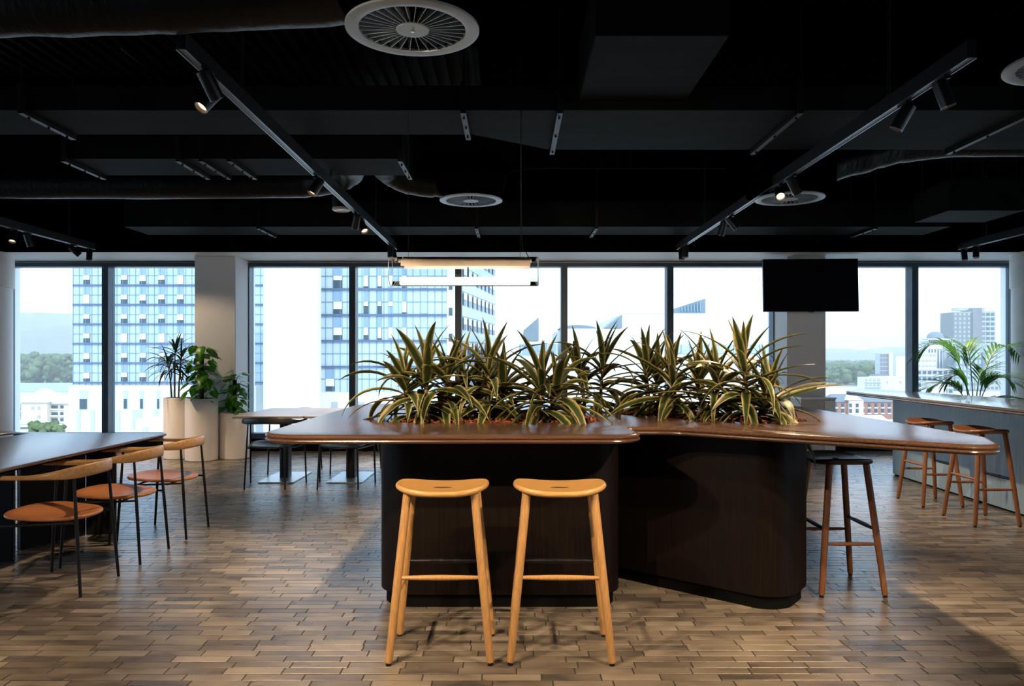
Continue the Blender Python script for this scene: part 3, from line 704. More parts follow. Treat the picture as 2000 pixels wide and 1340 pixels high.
def pipe(lab, pts, r):
    cv = catmull(pts, 8); rg = random.Random(len(lab)); rad = [r*rg.uniform(.95, 1.05) for _ in cv]
    o = MB().tube(cv, rad, 18).build('insulated_duct', 'duct_wrap', smooth=60); tag(o, lab, 'duct', 'round wrapped ducts')
pipe('wrapped round duct feeding the diffuser closest to the fan coil unit', [(-9.5, 3.4, 2.9), (-4, 3.4, 2.9), (-2, 3.42, 2.91), (-1.2, 3.4, 2.93), (-.62, 3.36, 2.95)], .13)
pipe('wrapped round duct running just behind the main duct', [(-9.5, 6.02, 3.40), (-5, 6.02, 3.40), (-2.2, 6.05, 3.38), (-1.45, 6.1, 3.34), (-1.15, 6.2, 3.27), (-1.08, 6.28, 3.19)], .15)
pipe('wrapped round duct running behind the branch duct', [(-9.5, 7.2, 2.97), (-5, 7.2, 2.97), (-2.4, 7.2, 2.97), (-1.75, 7.1, 2.98), (-1.46, 6.9, 3.02), (-1.42, 6.6, 3.05)], .13)
pipe('short wrapped duct from branch duct to the diffuser above the pendant', [(-1.12, 6.6, 3.05), (-1.1, 6.85, 3.02), (-.95, 7.0, 2.96), (-.75, 7.03, 2.94), (-.58, 7.03, 2.94)], .12)
pipe('wrapped duct curving down to the diffuser next to the spotlight track', [(9.5, 6.7, 3.24), (6, 6.7, 3.24), (4.2, 6.7, 3.24), (3.5, 6.68, 3.2), (2.95, 6.63, 3.06), (2.62, 6.6, 2.95), (2.45, 6.6, 2.93)], .14)
def swirl(x, y, z, d, lab, box):
    t = thing('swirl_diffuser', lab, 'vent', (x, y, z), 0, 'round swirl diffusers'); r = d/2
    MB().lathe([(r*.79, .012), (r*.80, -.002), (r*.9, -.006), (r, 0), (r, .01), (r*.79, .012)], 64, cap0=False, cap1=False).build('rim', 'diffuser', t, smooth=40)
    MB().lathe([(.0, -.004), (r*.24, -.003), (r*.255, .004), (r*.24, .012), (0, .012)], 32, cap0=False, cap1=False).build('hub', 'diffuser', t, smooth=40)
    MB().tube([(0, 0, -.009), (0, 0, 0)], .008, 10).build('screw', 'chrome', t)
    bl = MB()
    vs = []; me = MB().add([(r*.24, -.0015, .001), (r*.80, -.004, .001), (r*.80, .004, .04), (r*.24, .0015, .03), (r*.24, .0005, .001), (r*.80, -.001, .001), (r*.80, .007, .04), (r*.24, .0035, .03)],
                      [(0, 1, 2, 3), (4, 7, 6, 5), (0, 4, 5, 1), (2, 6, 7, 3)]).mesh('vane', 'diffuser')
    for k in range(32): link('vane', me, t, (0, 0, 0), (0, 0, 2*PI*k/32))
    b = box
    MB().box(-b, b, -b, b, .05, .36).build('plenum', 'black_paint', t, bevel=.01)
    for ux in (-1, 1): MB().tube([(ux*b*.8, 0, .36), (ux*b*.8, 0, 3.6-z)], .006, 6).build('hanger_rod', 'black_metal', t)
    MB().lathe([(r*.82, .012), (r*.82, .052)], 40, cap0=False).build('dark_throat', 'black_paint', t)
    return t
swirl(-.427, 3.30, 2.75, .572, 'large round swirl diffuser closest to the fan coil unit', .29)
swirl(-.376, 7.05, 2.785, .575, 'round swirl diffuser over the glass pendant lamp', .29)
swirl(2.385, 6.6, 2.708, .575, 'round swirl diffuser touching the spotlight track over the island wing', .29)
swirl(2.69, 3.69, 2.75, .575, 'round swirl diffuser at the fan coil unit side near the right track', .29)
# ribbed deck bars
dk = sgroup('trim_3')
rib = MB().box(-.017, .017, 5.0, 6.6, 3.5, 3.56).box(-.05, .05, 5.0, 6.6, 3.56, 3.566).mesh('deck_rib', 'duct_grey')
for i in range(52): link('deck_rib', rib, dk, (-5.4+i*.1, 0, 0))
tag(MB().box(-2.61, -2.595, 5.1, 6.0, 3.40, 3.43).build('metal_strip', 'chrome'), 'thin shiny metal strip under the ribbed ceiling deck', 'strip')
tag(MB().tube(catmull([(-.1, 7.9, 3.05), (.05, 7.9, 3.28), (1.0, 7.9, 3.3), (2.2, 7.9, 3.3)], 6), .012, 8).build('conduit', 'duct_grey', smooth=60), 'thin bent conduit under the black ceiling', 'pipe')
sp = thing('ceiling_speaker', 'small round speaker with white ring hanging beside the left track', 'speaker', (-1.62, 7.3, 2.74))
MB().lathe([(.075, .02), (.085, .03), (.085, .16), (.05, .18)], 28).build('can', 'black_metal', sp, smooth=40)
MB().lathe([(.05, .012), (.075, .0), (.09, .012), (.085, .03)], 28, cap0=False, cap1=False).build('ring', 'cabinet_top', sp, smooth=40)
MB().lathe([(.052, .012), (.052, .02)], 28).build('grille', 'chrome', sp, smooth=40)
MB().tube([(0, 0, .17), (0, 0, .86)], .008, 6).build('rod', 'black_metal', sp)

# ------------------------------------------------------------ tracks and spotlights
ZK = 2.75
def track(x, y0, y1, lab):
    t = thing('light_track', lab, 'light track', (x, y0, ZK), 0, 'ceiling light tracks')
    MB().box(-.022, .022, 0, y1-y0, 0, .085).build('rail', 'track_black', t, bevel=.002)
    for s in (-1, 1): MB().box(s*.02-.003, s*.02+.003, 0, y1-y0, -.004, .0).build('lip', 'track_lip', t)
    k = 0
    y = .8
    while y < y1-y0:
        MB().tube([(0, y, .085), (0, y, 3.6-ZK)], .009, 6).build('hanger_rod', 'black_metal', t); y += 2.1
tracks = [(-5.42, 6.5, 9.95, 'ceiling light track at the far left round column'), (-1.51, 3.5, 9.95, 'ceiling light track running past the glass pendant on the cafe table side'),
          (2.157, 3.6, 9.95, 'ceiling light track running over the island wing'), (5.8, 6.5, 9.95, 'ceiling light track at the right round column')]
tracks += [(-1.51, -3, 2.2, 'unseen added light track before the stools on the long table side'), (2.157, -3, 2.2, 'unseen added light track before the stools on the bar counter side')]  # separate tracks added out of view to carry the front lighting
for t in tracks: track(*t)
HEADS = {}
def spot(x, y, target, lab, power=40, ang=62, blend=.6):
    t = thing('spotlight', lab, 'spotlight', (x, y, ZK), 0, 'black track spotlights')
    MB().box(-.016, .016, -.05, .05, -.022, -.004).build('adapter', 'track_black', t, bevel=.002)
    piv = Vector((0, 0, -.07)); d = (Vector(target)-Vector((x, y, ZK))-piv).normalized()
    MB().tube([(0, 0, -.02), piv], .007, 8).build('stem', 'track_black', t)
    if 'head' not in HEADS:
        HEADS['head'] = MB().lathe([(.0, .055), (.034, .055), (.036, .05), (.036, -.085), (.033, -.085), (.031, -.06), (0, -.06)], 24, cap0=False, cap1=False).mesh('head', 'track_black', smooth=40)
        HEADS['lens'] = MB().lathe([(.0305, -.058), (.0305, -.064)], 24).mesh('lens', 'lens')
        HEADS['rim'] = MB().lathe([(.0362, -.083), (.0362, -.0865), (.0335, -.0865)], 24, cap0=False, cap1=False).mesh('rim', 'track_lip', smooth=40)
    q = (-d).to_track_quat('Z', 'Y').to_euler()
    for nm in ('head', 'lens', 'rim'): link(nm, HEADS[nm], t, piv, q)
    L = bpy.data.lights.new('spot_light', 'SPOT'); L.energy = power; L.color = (1, .72, .44); L.spot_size = R(ang); L.spot_blend = blend; L.shadow_soft_size = .03
    o = bpy.data.objects.new('spot_light', L); C.objects.link(o); o.parent = t; o.location = piv+d*.09; o.rotation_euler = q
PW = 105
T = [(-1.55, 3.95, (-2.9, 2.2, 0), 'track spotlight beside the ribbed deck, aimed at the long table'), (-1.47, 3.72, (-.9, 4.9, 1), 'track spotlight beside the ribbed deck, aimed at the island'),
     (-1.51, 5.95, (-2.6, 5.0, .4), 'track spotlight at the end of the branch duct'),
     (-1.51, 7.45, (-2.2, 8.6, .7), 'track spotlight next to the ceiling speaker, tilted towards the cafe tables'), (-1.51, 7.75, (-.6, 6.6, .9), 'track spotlight next to the ceiling speaker, tilted away from the tables'),
     (-1.51, 9.55, (-1.6, 9.4, 0), 'track spotlight over the glass pendant end, first of the pair'), (-1.51, 9.78, (-1.0, 9.2, 0), 'track spotlight over the glass pendant end, second of the pair'),
     (2.157, 4.22, (1.3, 4.75, .9), 'track spotlight over the island wing, tilted over the plants'), (2.157, 3.85, (3.1, 3.7, 0), 'track spotlight over the island wing, tilted to the floor'),
     (2.157, 6.2, (1.7, 3.4, .6), 'track spotlight at the swirl diffuser, lens showing'), (2.157, 5.9, (3.6, 6.4, .4), 'track spotlight at the swirl diffuser, tilted to the bar stools'),
     (2.157, 7.55, (3.9, 7.2, .5), 'track spotlight midway to the windows, tilted to the bar stools'), (2.157, 7.85, (1.6, 8.6, 0), 'track spotlight midway to the windows, tilted to the floor'),
     (2.157, 9.55, (2.1, 9.4, 0), 'track spotlight at the window end over the island wing, first of the pair'), (2.157, 9.78, (2.25, 9.5, 0), 'track spotlight at the window end over the island wing, second of the pair'),
     (-5.42, 8.35, (-5.1, 7.0, 0), 'track spotlight by the left round column, lens showing'), (-5.42, 8.6, (-5.0, 9.5, 0), 'track spotlight by the left round column, tilted to the windows'),
     (-5.42, 9.5, (-4.1, 10.4, 1.2), 'track spotlight over the window by the tall planters, tilted'), (-5.42, 9.85, (-5.4, 9.6, 0), 'track spotlight over the window by the tall planters, upright'),
     (5.8, 9.6, (5.6, 9.2, 0), 'track spotlight over the palm, first of the pair'), (5.8, 9.85, (5.8, 9.4, 0), 'track spotlight over the palm, second of the pair')]
for x, y, tg, lab in T: spot(x, y, tg, lab, PW*(.4 if tg[2] > 1.1 else 1))
# spotlights added out of view behind the photographer for light from the front
for n_sp, (x, y, tg) in list(enumerate(((-1.51, 1.9, (-.45, 3.75, .5)), (2.157, 1.9, (.6, 3.75, .5)), (-1.51, .3, (-2.2, 3.2, 0)), (2.157, .3, (2.9, 3.2, 0)), (-1.51, 1.1, (-.2, 4.7, 1.0)), (2.157, 1.1, (1.0, 4.7, 1.0))))):
    spot(x, y, tg, 'unseen added track spotlight on the track before the stools', PW*1.45)

# ------------------------------------------------------------ city outside (about 30 m below the floor)
GZ = -30.0
o = MB().box(-3500, 3500, -1500, 5200, GZ-2, GZ).build('ground', 'ground_city'); struct(o)
def bld(name, lab, x, y): return thing(name, lab, 'building', (x, y, GZ))
def wbox(t, nm, mat, x0, x1, y0, y1, z0, z1, **k):
    L = t.location; return MB().box(x0-L.x, x1-L.x, y0-L.y, y1-L.y, z0-L.z, z1-L.z).build(nm, mat, t, **k)
UNIT = {}
def panel_obj(nm, mat, t, x0, x1, yf, z0, z1, th=.12, parent=None):
    if (nm, mat) not in UNIT: UNIT[nm, mat] = MB().box(0, 1, 0, 1, 0, 1).mesh(nm, mat)
    return link(nm, UNIT[nm, mat], parent or t, (x0-t.location.x, yf-th-t.location.y, z0-t.location.z), None, (x1-x0, th, z1-z0))
X = lambda px, Y: (px-1000)*Y/F
Z = lambda py, Y: HC-(py-700)*Y/F
# left tower, floors 38 px apart
Y = 130
t = bld('glass_tower', 'tall pale blue glass tower with white blinds, over a white podium', X(300, Y), Y)
wbox(t, 'curtain_wall', 'facade_glass', X(143, Y), X(600, Y), Y, Y+25, Z(752, Y), Z(430, Y))
bands = [747-38*i for i in range(9)]
for yb in bands: panel_obj('spandrel', 'spandrel', t, X(143, Y), X(560, Y), Y, Z(yb+1.6, Y), Z(yb-1.4, Y), .25)
for i in range(36): panel_obj('mullion', 'mullion_line', t, X(143+12.2*i, Y)-.035, X(143+12.2*i, Y)+.035, Y, Z(752, Y), Z(430, Y), .1)
for yb in bands[:-1]: panel_obj('transom', 'mullion_line', t, X(143, Y), X(560, Y), Y, Z(yb-19, Y)-.03, Z(yb-19, Y)+.03, .1)
rg = random.Random(3)
for yb in bands[:-1]:
    for c in range(8):
        x0 = 163+36.6*c+(0 if c else 0); x1 = x0+13.2
        if 470 < x0: continue
        panel_obj('blue_panel', 'facade_mid', t, X(x0, Y), X(x1, Y), Y, Z(yb-19, Y), Z(yb-36, Y), .06)
        op = rg.choice((0, .35, .5, .5))
        wd = panel_obj('window', 'dark_glass', t, X(x0, Y), X(x1, Y), Y, Z(yb-2, Y), Z(yb-19, Y), .06)
        panel_obj('blind', 'blind_white', t, X(x0, Y)+.05, X(x1, Y)-.05, Y, Z(yb-2-17*op, Y), Z(yb-19, Y), .14)
pod = bld('white_podium', 'white rendered podium with narrow windows below the glass tower', X(250, 126), 126)
Y = 126
wbox(pod, 'wall', 'render_white', X(134, Y), X(500, Y), Y, Y+28, GZ, Z(754, Y))
for x0, x1, y0, y1 in ((155, 172, 762, 800), (200, 206, 762, 800), (241, 250, 762, 799), (273, 281, 762, 799), (306, 313, 762, 799), (150, 158, 801, 842), (177, 185, 801, 842), (227, 235, 801, 842), (259, 277, 801, 822), (259, 264, 822, 840), (300, 309, 801, 812), (331, 339, 762, 799)):
    wd = panel_obj('window', 'facade_pale', pod, X(x0, Y), X(x1, Y), Y, Z(y1, Y), Z(y0, Y), .1)
    if y0 < 770: panel_obj('window_pane', 'dark_glass', pod, X(x0+1.5, Y), X(x1-1.5, Y), Y, Z(y1-1, Y), Z(y0+17, Y), .16)
Y = 100
an = bld('white_annex', 'low white annex with a sloping roof in front of the podium', X(300, Y), Y)
L = an.location
MB().add([Vector((X(265, Y), Y, GZ))-L, Vector((X(345, Y), Y, GZ))-L, Vector((X(345, Y), Y, Z(806, Y)))-L, Vector((X(265, Y), Y, Z(819, Y)))-L] + [Vector((X(265, Y), Y+12, GZ))-L, Vector((X(345, Y), Y+12, GZ))-L, Vector((X(345, Y), Y+12, Z(806, Y)))-L, Vector((X(265, Y), Y+12, Z(819, Y)))-L],
         [(0, 1, 2, 3), (7, 6, 5, 4), (0, 3, 7, 4), (1, 5, 6, 2), (3, 2, 6, 7)]).build('wall', 'render_white', an)
panel_obj('window', 'facade_pale', an, X(279, Y), X(290, Y), Y, Z(846, Y), Z(834, Y))
# white round shaft
Y = 89
sh = bld('white_shaft', 'smooth white round stair shaft between the two glass facades', X(555, Y), Y+3.4)
MB().lathe([(3.35, 0), (3.35, 70)], 40).build('drum', 'render_white', sh, smooth=40)
MB().lathe([(3.42, 0), (3.42, .5)], 40, (0, 0, 69.5)).build('coping', 'tower_light', sh, smooth=40)
# centre wing
Y = 98
t = bld('glass_wing', 'pale blue glass office wing with dark blue spandrel bands and a receding side', X(750, Y), Y)
L = t.location
xc = X(890, Y); xs_, ys_ = X(967, 128), 128.0
MB().prism([(X(560, Y)-L.x, 0), (xc-L.x, 0), (xs_-L.x, ys_-Y), (X(560, Y)-L.x, ys_-Y)], Z(766, Y)-GZ, Z(440, Y)-GZ).build('curtain_wall', 'facade_pale', t)
MB().prism([(X(560, Y)-L.x, -1), (xc+.5-L.x, -1), (xs_-L.x, ys_-Y), (X(560, Y)-L.x, ys_-Y)], 0, Z(766, Y)-GZ).build('podium', 'render_white', t)
cb_ = [716.5-50.5*i for i in range(6)]
for yb in cb_: panel_obj('spandrel', 'spandrel', t, X(608, Y), X(873, Y), Y, Z(yb+2, Y), Z(yb-2, Y), .25)
for i in range(21): panel_obj('mullion', 'mullion_line', t, X(608+14.2*i, Y)-.03, X(608+14.2*i, Y)+.03, Y, Z(766, Y), Z(440, Y), .1)
for yb in cb_+[766]: panel_obj('transom', 'mullion_line', t, X(608, Y), X(873, Y), Y, Z(yb-26, Y)-.03, Z(yb-26, Y)+.03, .1)
for yb in cb_+[766]:
    for x0, x1 in ((651, 669), (710, 720), (737, 746), (758, 768), (785, 795)):
        if yb == 766 and x0 != 651: continue
        if yb == 716.5: continue
        sh_ = -15 if yb == 766 else 0
        panel_obj('blue_panel', 'facade_mid', t, X(x0+sh_, Y), X(x1+sh_, Y), Y, Z(yb-25, Y), Z(yb-48, Y), .06)
        panel_obj('window', 'dark_glass' if x0 != 758 else 'facade_mid', t, X(x0+sh_, Y), X(x1+sh_, Y), Y, Z(yb-2, Y), Z(yb-26, Y), .06)
        op = rg.choice((.15, .65, .65, .4))
        panel_obj('blind', 'blind_white', t, X(x0+sh_, Y)+.05, X(x1+sh_, Y)-.05, Y, Z(yb-2-24*op, Y), Z(yb-26, Y), .14)
    for x0, x1 in ((700, 710), (762, 785), (820, 835)):
        if yb < 700: panel_obj('blue_panel', 'facade_glass', t, X(x0, Y), X(x1, Y), Y, Z(yb-3, Y), Z(yb-48, Y), .05)
    panel_obj('corner_panel', 'render_white', t, X(873, Y), X(890, Y), Y, Z(yb, Y), Z(yb-50, Y), .2)
    panel_obj('window', 'dark_glass', t, X(877, Y), X(884, Y), Y, Z(yb+1, Y), Z(yb-14, Y), .3)
for x0, x1 in ((652, 663), (700, 715)): panel_obj('window', 'tower_light', t, X(x0, Y), X(x1, Y), Y-1, Z(799, Y), Z(784, Y), .2)
# receding side: windows laid along it
dv = Vector((xs_-xc, ys_-Y, 0)); n_ = Vector((dv.y, -dv.x, 0)).normalized(); ang = math.atan2(dv.y, dv.x)
for nm, mat in (('window', 'dark_glass'), ('blind', 'blind_white'), ('spandrel', 'facade_glass')):
    if (nm, mat) not in UNIT: UNIT[nm, mat] = MB().box(0, 1, 0, 1, 0, 1).mesh(nm, mat)
for yb in cb_:
    z0 = Z(yb, Y); fh = 50.5*Y/F
    link('spandrel', UNIT['spandrel', 'facade_glass'], t, Vector((xc, Y, z0+.1))+n_*.12-L, (0, 0, ang), (dv.length, .1, fh*.38))
    for k in range(9):
        p = Vector((xc, Y, 0))+dv*((k+.25)/9.2)+n_*.2
        link('window', UNIT['window', 'dark_glass'], t, p+Vector((0, 0, z0-fh*.52))-L, (0, 0, ang), (dv.length/9.2*.5, .1, fh*.5))
        link('blind', UNIT['blind', 'blind_white'], t, p+n_*.08+Vector((0, 0, z0-fh*.3))-L, (0, 0, ang), (dv.length/9.2*.5, .1, fh*.28))
# pale roofs in the centre
Y = 150
t = bld('white_hall', 'big plain white hall with a roof monitor beyond the island plants', X(1350, Y), Y)
wbox(t, 'wall', 'render_white', X(1215, Y), X(1525, Y), Y, Y+40, GZ, Z(613, Y))
wbox(t, 'parapet', 'tower_light', X(1218, Y), X(1380, Y), Y+.5, Y+1, Z(613, Y), Z(611.5, Y))
L = t.location
def wedge(t, nm, mat, px, py_, Y, dp):
    L = t.location; a = [Vector((X(u, Y), Y, Z(v, Y)))-L for u, v in zip(px, py_)]; b = [p+Vector((0, dp, 0)) for p in a]; n = len(a)
    return MB().add(a+b, [tuple(range(n)), tuple(range(2*n-1, n-1, -1))]+[(i, n+i, n+(i+1) % n, (i+1) % n) for i in range(n)]).build(nm, mat, t)
wedge(t, 'roof_monitor', 'metal_blue', (1320, 1320, 1378, 1378), (613, 602, 583, 613), Y+8, 10)
for i in range(7): panel_obj('louvre', 'mullion_line', t, X(1330+6*i, Y+8), X(1332+6*i, Y+8), Y+8, Z(608, Y+8), Z(600-1.6*i, Y+8), .3)
Y = 112
t = bld('white_workshop', 'white building with saw-tooth skylights behind the island plants', X(1240, Y), Y)
wbox(t, 'wall', 'render_white', X(1096, Y), X(1525, Y), Y, Y+25, GZ, Z(642, Y))
wedge(t, 'skylight', 'metal_blue', (1181, 1215, 1215), (641, 641, 615), Y+2, 6)
MB().add([(math.cos(PI*k/8)*2.9+X(1131, Y)-t.location.x, d, math.sin(PI*k/8)*.62+Z(642, Y)-GZ) for d in (2, 6) for k in range(9)], [tuple(range(9)), tuple(range(17, 8, -1))]+[(k, k+1, k+10, k+9) for k in range(8)]).build('dome_light', 'metal_blue', t)
wbox(t, 'window_band', 'facade_glass', X(1310, Y), X(1515, Y), Y-.3, Y, Z(690, Y), Z(673, Y))
for i in range(12): panel_obj('mullion', 'mullion_line', t, X(1312+17*i, Y), X(1313+17*i, Y), Y-.3, Z(690, Y), Z(673, Y), .1)
Y = 105
t = bld('small_penthouse', 'small white roof block with a blue wedge beside the glass wing', X(1040, Y), Y)
wbox(t, 'wall', 'render_white', X(960, Y), X(1090, Y), Y, Y+20, GZ, Z(667, Y))
wedge(t, 'roof_wedge', 'metal_blue', (1023, 1052, 1052, 1023), (666, 666, 620, 645), Y+1, 4)
wbox(t, 'window_band', 'facade_mid', X(1015, Y), X(1090, Y), Y-.3, Y, Z(692, Y), Z(672, Y))
for i in range(5): panel_obj('mullion', 'blind_white', t, X(1018+17*i, Y), X(1019+17*i, Y), Y-.3, Z(692, Y), Z(672, Y), .1)
# right-hand skyline
def tower(name, lab, x0, x1, yt, Y, mat, rows, cols, wmat='dark_glass', dep=None, slab_=None, wf=.5, hf=.55, ybot=800):
    t = bld(name, lab, X((x0+x1)/2, Y), Y); wbox(t, 'wall', mat, X(x0, Y), X(x1, Y), Y, Y+(dep or (x1-x0)*Y/F), GZ, Z(yt, Y))
    wbox(t, 'roof_coping', 'render_white', X(x0, Y)-.2, X(x1, Y)+.2, Y-.2, Y+(dep or (x1-x0)*Y/F), Z(yt, Y), Z(yt, Y)+.5)
    dx = (x1-x0)/cols; dz = (min(ybot, 700+1500*31/Y)-yt)/rows
    for r_ in range(rows):
        if slab_: panel_obj('balcony_slab', slab_, t, X(x0, Y), X(x1, Y), Y, Z(yt+dz*(r_+1), Y), Z(yt+dz*(r_+.85), Y), .8)
        for c_ in range(cols):
            a = x0+dx*(c_+(1-wf)/2); b = yt+dz*(r_+.2)
            panel_obj('window', wmat, t, X(a, Y), X(a+dx*wf, Y), Y, Z(b+dz*hf, Y), Z(b, Y), .25)
    return t
t = tower('apartment_tower', 'tall dark grey apartment tower with balconies, the highest building beyond the bar', 1862, 1914, 610, 850, 'tower_grey', 17, 6, 'tower_light', 26, None, .4, .5, 770)
wbox(t, 'lift_core', 'tower_grey', X(1898, 850), X(1916, 850), 848, 872, GZ, Z(602, 850))
wbox(t, 'light_wing', 'tower_light', X(1915, 850), X(1945, 850), 850, 876, GZ, Z(607, 850))
for r_ in range(17):
    for c_ in range(3): panel_obj('window', 'dark_glass' if c_ else 'tower_grey', t, X(1917+9*c_, 850), X(1924+9*c_, 850), 850, Z(611+9.4*r_+6, 850), Z(611+9.4*r_, 850), .3)
wbox(t, 'roof_plant', 'tower_light', X(1876, 850), X(1930, 850), 856, 868, Z(606, 850), Z(602, 850)+1)
t = tower('domed_office', 'white office block with a glazed dome and upright fins', 1812, 1864, 662, 760, 'render_white', 1, 9, 'spandrel', 14, None, .45, .75)
for k in range(12): panel_obj('window', 'dark_glass', t, X(1814+4.2*k, 760), X(1816+4.2*k, 760), 759.3, Z(670, 760), Z(664, 760), .2)
dm = MB().lathe([(7.9, 0), (7.7, 2), (6.7, 4.2), (4.7, 6), (2.2, 6.9), (.1, 7)], 20, (X(1835, 760)-t.location.x, 8, Z(661, 760)-GZ)).build('dome', 'metal_blue', t, smooth=30)
wbox(t, 'dark_side', 'tower_light', X(1842, 760), X(1866, 760), 758.5, 762, GZ, Z(675, 760))
tower('white_office', 'white mid-rise office with long window rows', 1792, 1829, 690, 740, 'render_white', 7, 5, 'tower_light', 12, None, .8, .4)
t = tower('slim_block', 'slim grey glass block with a brown side beyond the tree belt', 1719, 1735, 690, 720, 'tower_light', 9, 3, 'tower_grey', 10, None, .8, .8, 770)
wbox(t, 'brown_wall', 'render_cream', X(1735, 720), X(1742, 720), 718.5, 738, GZ, Z(690, 720))
wbox(t, 'grey_wall', 'tower_light', X(1742, 720), X(1750, 720), 720, 738, GZ, Z(694, 720))
wbox(t, 'white_wall', 'render_white', X(1750, 720), X(1770, 720), 721, 738, GZ, Z(696, 720))
wbox(t, 'dark_roof', 'roof_grey', X(1695, 720), X(1722, 720), 705, 716, GZ, Z(730, 720))
tower('white_flats', 'low white flats with small balconies in front of the slim block', 1688, 1720, 738, 600, 'render_white', 4, 4, 'tower_light', 12, 'tower_light', .6, .5)
tower('white_shed', 'plain white shed roofed building beside the low flats', 1720, 1772, 737, 610, 'render_white', 1, 2, 'tower_light', 20, None, .1, .1)
tower('glassy_block', 'low grey block with glazed top behind the palm', 1790, 1862, 722, 560, 'tower_light', 5, 7, 'dark_glass', 16, 'render_white', .6, .5)
tower('white_cube', 'plain white cube building in front of the glazed block', 1811, 1848, 746, 530, 'render_white', 1, 1, 'render_white', 8, None, .1, .1)
tower('grey_slab', 'broad grey slab building behind the palm fronds', 1866, 1925, 688, 735, 'metal_blue', 6, 8, 'facade_glass', 15, None, .6, .6)
tower('grey_offices', 'grey office building beside the right round column', 1926, 1975, 672, 730, 'tower_light', 9, 6, 'tower_grey', 15, None, .6, .5)
# brick house
Y = 395
t = bld('brick_house', 'red brick house row with grey hipped roof and pale central gable', X(1688, Y), Y)
wbox(t, 'wall', 'brick_house', X(1625, Y), X(1748, Y), Y, Y+14, GZ, Z(785, Y))
L = t.location
for a, b, yt, ye in ((1624, 1750, 771, 785),):
    MB().add([Vector((X(a, Y), Y-.6, Z(ye, Y)))-L, Vector((X(b, Y), Y-.6, Z(ye, Y)))-L, Vector((X(b, Y), Y+15, Z(ye, Y)))-L, Vector((X(a, Y), Y+15, Z(ye, Y)))-L, Vector((X(a+8, Y), Y+7, Z(yt, Y)))-L, Vector((X(b-8, Y), Y+7, Z(yt, Y)))-L],
             [(0, 1, 5, 4), (1, 2, 5), (2, 3, 4, 5), (3, 0, 4), (0, 3, 2, 1)]).build('roof', 'roof_grey', t)
wbox(t, 'gable_wall', 'render_cream', X(1656, Y), X(1684, Y), Y-1.5, Y+3, GZ, Z(782, Y))
wedge(t, 'gable_roof', 'roof_pale', (1654, 1686, 1670), (782, 782, 770), Y-2, 9)
for r_ in range(2):
    for k in range(9):
        x0 = 1630+13*k
        panel_obj('window', 'dark_glass', t, X(x0, Y), X(x0+5, Y), Y-(1.6 if 1655 < x0 < 1682 else 0), Z(795+11*r_, Y), Z(788+11*r_, Y), .2)
        panel_obj('balcony_rail', 'blind_white', t, X(x0-1, Y), X(x0+6, Y), Y-(1.6 if 1655 < x0 < 1682 else 0), Z(797.5+11*r_, Y), Z(795.5+11*r_, Y), .5)
Y = 330
t = bld('pale_roof_house', 'pale tiled roof house in front of the brick row', X(1700, Y), Y)
wbox(t, 'wall', 'render_white', X(1630, Y), X(1745, Y), Y, Y+12, GZ, Z(832, Y))
MB().add([Vector((X(a, Y), Y+d, Z(v, Y)))-t.location for a, d, v in ((1625, -.5, 832), (1750, -.5, 832), (1750, 13, 832), (1625, 13, 832), (1645, 6, 813), (1735, 6, 813))], [(0, 1, 5, 4), (1, 2, 5), (2, 3, 4, 5), (3, 0, 4), (0, 3, 2, 1)]).build('roof', 'roof_pale', t)
# left-hand houses
Y = 480
t = bld('teal_roof_hall', 'long low hall with a teal roof below the wooded hill', X(80, Y), Y)
wbox(t, 'wall', 'render_white', X(0, Y), X(138, Y), Y, Y+20, GZ, Z(763, Y))
MB().add([Vector((X(a, Y), Y+d, Z(v, Y)))-t.location for a, d, v in ((-4, -1, 764), (142, -1, 764), (142, 22, 764), (-4, 22, 764), (2, 10, 749), (136, 10, 749))], [(0, 1, 5, 4), (1, 2, 5), (2, 3, 4, 5), (3, 0, 4), (0, 3, 2, 1)]).build('roof', 'roof_teal', t)
Y = 330
t = bld('cream_apartments', 'cream apartment house with hipped roofs and small balconies', X(85, Y), Y)
wbox(t, 'wall', 'render_cream', X(50, Y), X(100, Y), Y-3, Y+12, GZ, Z(784, Y)); wbox(t, 'side_wall', 'render_cream', X(-5, Y), X(132, Y), Y, Y+12, GZ, Z(787, Y))
for a, b, yt, ye, dd in ((46, 103, 760, 785, -4), (-8, 136, 770, 788, -1)):
    MB().add([Vector((X(u, Y), Y+d, Z(v, Y)))-t.location for u, d, v in ((a, dd, ye), (b, dd, ye), (b, 13, ye), (a, 13, ye), ((a+b)/2-8, 5, yt), ((a+b)/2+8, 5, yt))], [(0, 1, 5, 4), (1, 2, 5), (2, 3, 4, 5), (3, 0, 4), (0, 3, 2, 1)]).build('roof', 'roof_pale', t)
for x0 in (30, 41, 101, 107, 118):
    for y0 in (792, 805, 817):
        panel_obj('window', 'dark_glass', t, X(x0, Y), X(x0+6, Y), Y, Z(y0+6, Y), Z(y0, Y), .2); panel_obj('balcony_rail', 'render_white' if x0 > 100 else 'brick_house', t, X(x0-1, Y), X(x0+7, Y), Y, Z(y0+9, Y), Z(y0+6, Y), .6)
for x0, y0 in ((70, 793), (82, 793), (82, 810)): panel_obj('window', 'tower_light', t, X(x0, Y), X(x0+5, Y), Y-3, Z(y0+6, Y), Z(y0, Y), .2)
Y = 290
t = bld('white_cottage', 'small white house at the foot of the apartment house', X(45, Y), Y)
wbox(t, 'wall', 'render_white', X(0, Y), X(60, Y), Y, Y+10, GZ, Z(828, Y)); panel_obj('window', 'tower_grey', t, X(38, Y), X(57, Y), Y, Z(838, Y), Z(834, Y), .2)
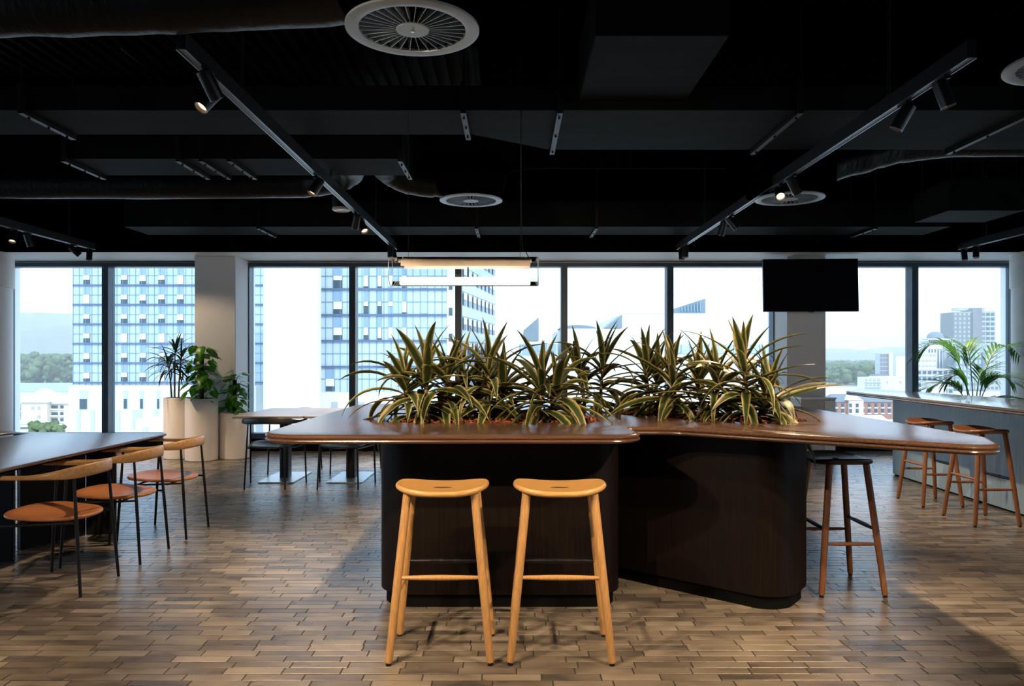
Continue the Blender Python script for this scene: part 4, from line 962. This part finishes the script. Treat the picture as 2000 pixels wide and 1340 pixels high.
MB().add([Vector((X(a, Y), Y+d, Z(v, Y)))-t.location for a, d, v in ((-3, -.5, 828), (63, -.5, 828), (63, 11, 828), (-3, 11, 828), (8, 5, 822), (50, 5, 822))], [(0, 1, 5, 4), (1, 2, 5), (2, 3, 4, 5), (3, 0, 4), (0, 3, 2, 1)]).build('roof', 'roof_pale', t)
# tree belts and hills
def blob(mb, c, r, rg, n=9):
    c = Vector(c); base = len(mb.v); vs = []; fs = []
    for i in range(5):
        th = PI*i/4; 
        for k in range(n):
            q = r*rg.uniform(.75, 1.15); vs.append((c.x+q*math.sin(th)*math.cos(2*PI*k/n), c.y+q*math.sin(th)*math.sin(2*PI*k/n), c.z+q*.8*math.cos(th)))
    for i in range(4):
        for k in range(n): fs.append((i*n+k, i*n+(k+1) % n, (i+1)*n+(k+1) % n, (i+1)*n+k))
    mb.add(vs, fs)
def belt(lab, x0, x1, Y0, Y1, n, r0, r1, zadd, seed):
    rg = random.Random(seed); mb = MB()
    for _ in range(n):
        Y = rg.uniform(Y0, Y1); x = X(rg.uniform(x0, x1), Y); r = rg.uniform(r0, r1)
        for _2 in range(3): blob(mb, (x+rg.uniform(-r, r)*.6, Y+rg.uniform(-r, r)*.6, GZ+r*.8+rg.uniform(0, zadd)), r*rg.uniform(.5, 1), rg)
    tag(mb.build('tree_belt', 'tree_green', smooth=180), lab, 'trees', kind='stuff')
belt('dense belt of green trees beyond the cream apartment house', 0, 170, 850, 1800, 1500, 3, 6.5, 30, 1)
belt('dense belt of green trees between the pier and the slim block', 1590, 1790, 850, 2100, 1700, 3, 6.5, 19, 2)
belt('clump of green trees in front of the cream apartment house', 62, 122, 270, 286, 90, 1, 2, 6, 3)
belt('scattered green trees among the low buildings beyond the bar', 1780, 1990, 440, 500, 26, 2, 4, 3, 4)
def ridge(nm, lab, x0, x1, Y, hfun, seed, dep=900):
    rg = random.Random(seed); nx, ny = 60, 10; vs = []; fs = []
    for j in range(ny+1):
        for i in range(nx+1):
            px = x0+(x1-x0)*i/nx; s = j/ny; h = hfun(px); z = GZ+(h-GZ)*math.sin(PI/2*s)**1.1+rg.uniform(-1, 1)*6*s
            vs.append((X(px, Y), Y-dep*(1-s), z))
    for j in range(ny):
        for i in range(nx): a = j*(nx+1)+i; fs.append((a, a+1, a+nx+2, a+nx+1))
    o = MB().add(vs, fs).build(nm, 'hill', smooth=180); struct(o)
ridge('ground_hill_left', '', -700, 560, 3000, lambda p: Z(621+6*math.sin(p*.03)+max(0, p-200)*.12, 3000), 1, 1700)
ridge('ground_hill_right', '', 1100, 2900, 4200, lambda p: Z(681+3*math.sin(p*.02)+2*math.sin(p*.05), 4200), 2, 1500)

# ------------------------------------------------------------ summer haze over the city
hm = bpy.data.materials.new('haze'); hm.use_nodes = True; nt = hm.node_tree; nt.nodes.clear()
ho = nt.nodes.new('ShaderNodeOutputMaterial'); hv = nt.nodes.new('ShaderNodeVolumeScatter')
hv.inputs['Color'].default_value = (.96, .98, 1, 1); hv.inputs['Density'].default_value = .00036; hv.inputs['Anisotropy'].default_value = 0
nt.links.new(hv.outputs[0], ho.inputs['Volume']); MATS['haze'] = hm
hz = MB().box(-3400, 3400, 240, 5100, GZ+.1, 150).build('haze', 'haze'); tag(hz, 'thin pale summer haze over the distant city and hills', 'haze', kind='stuff')
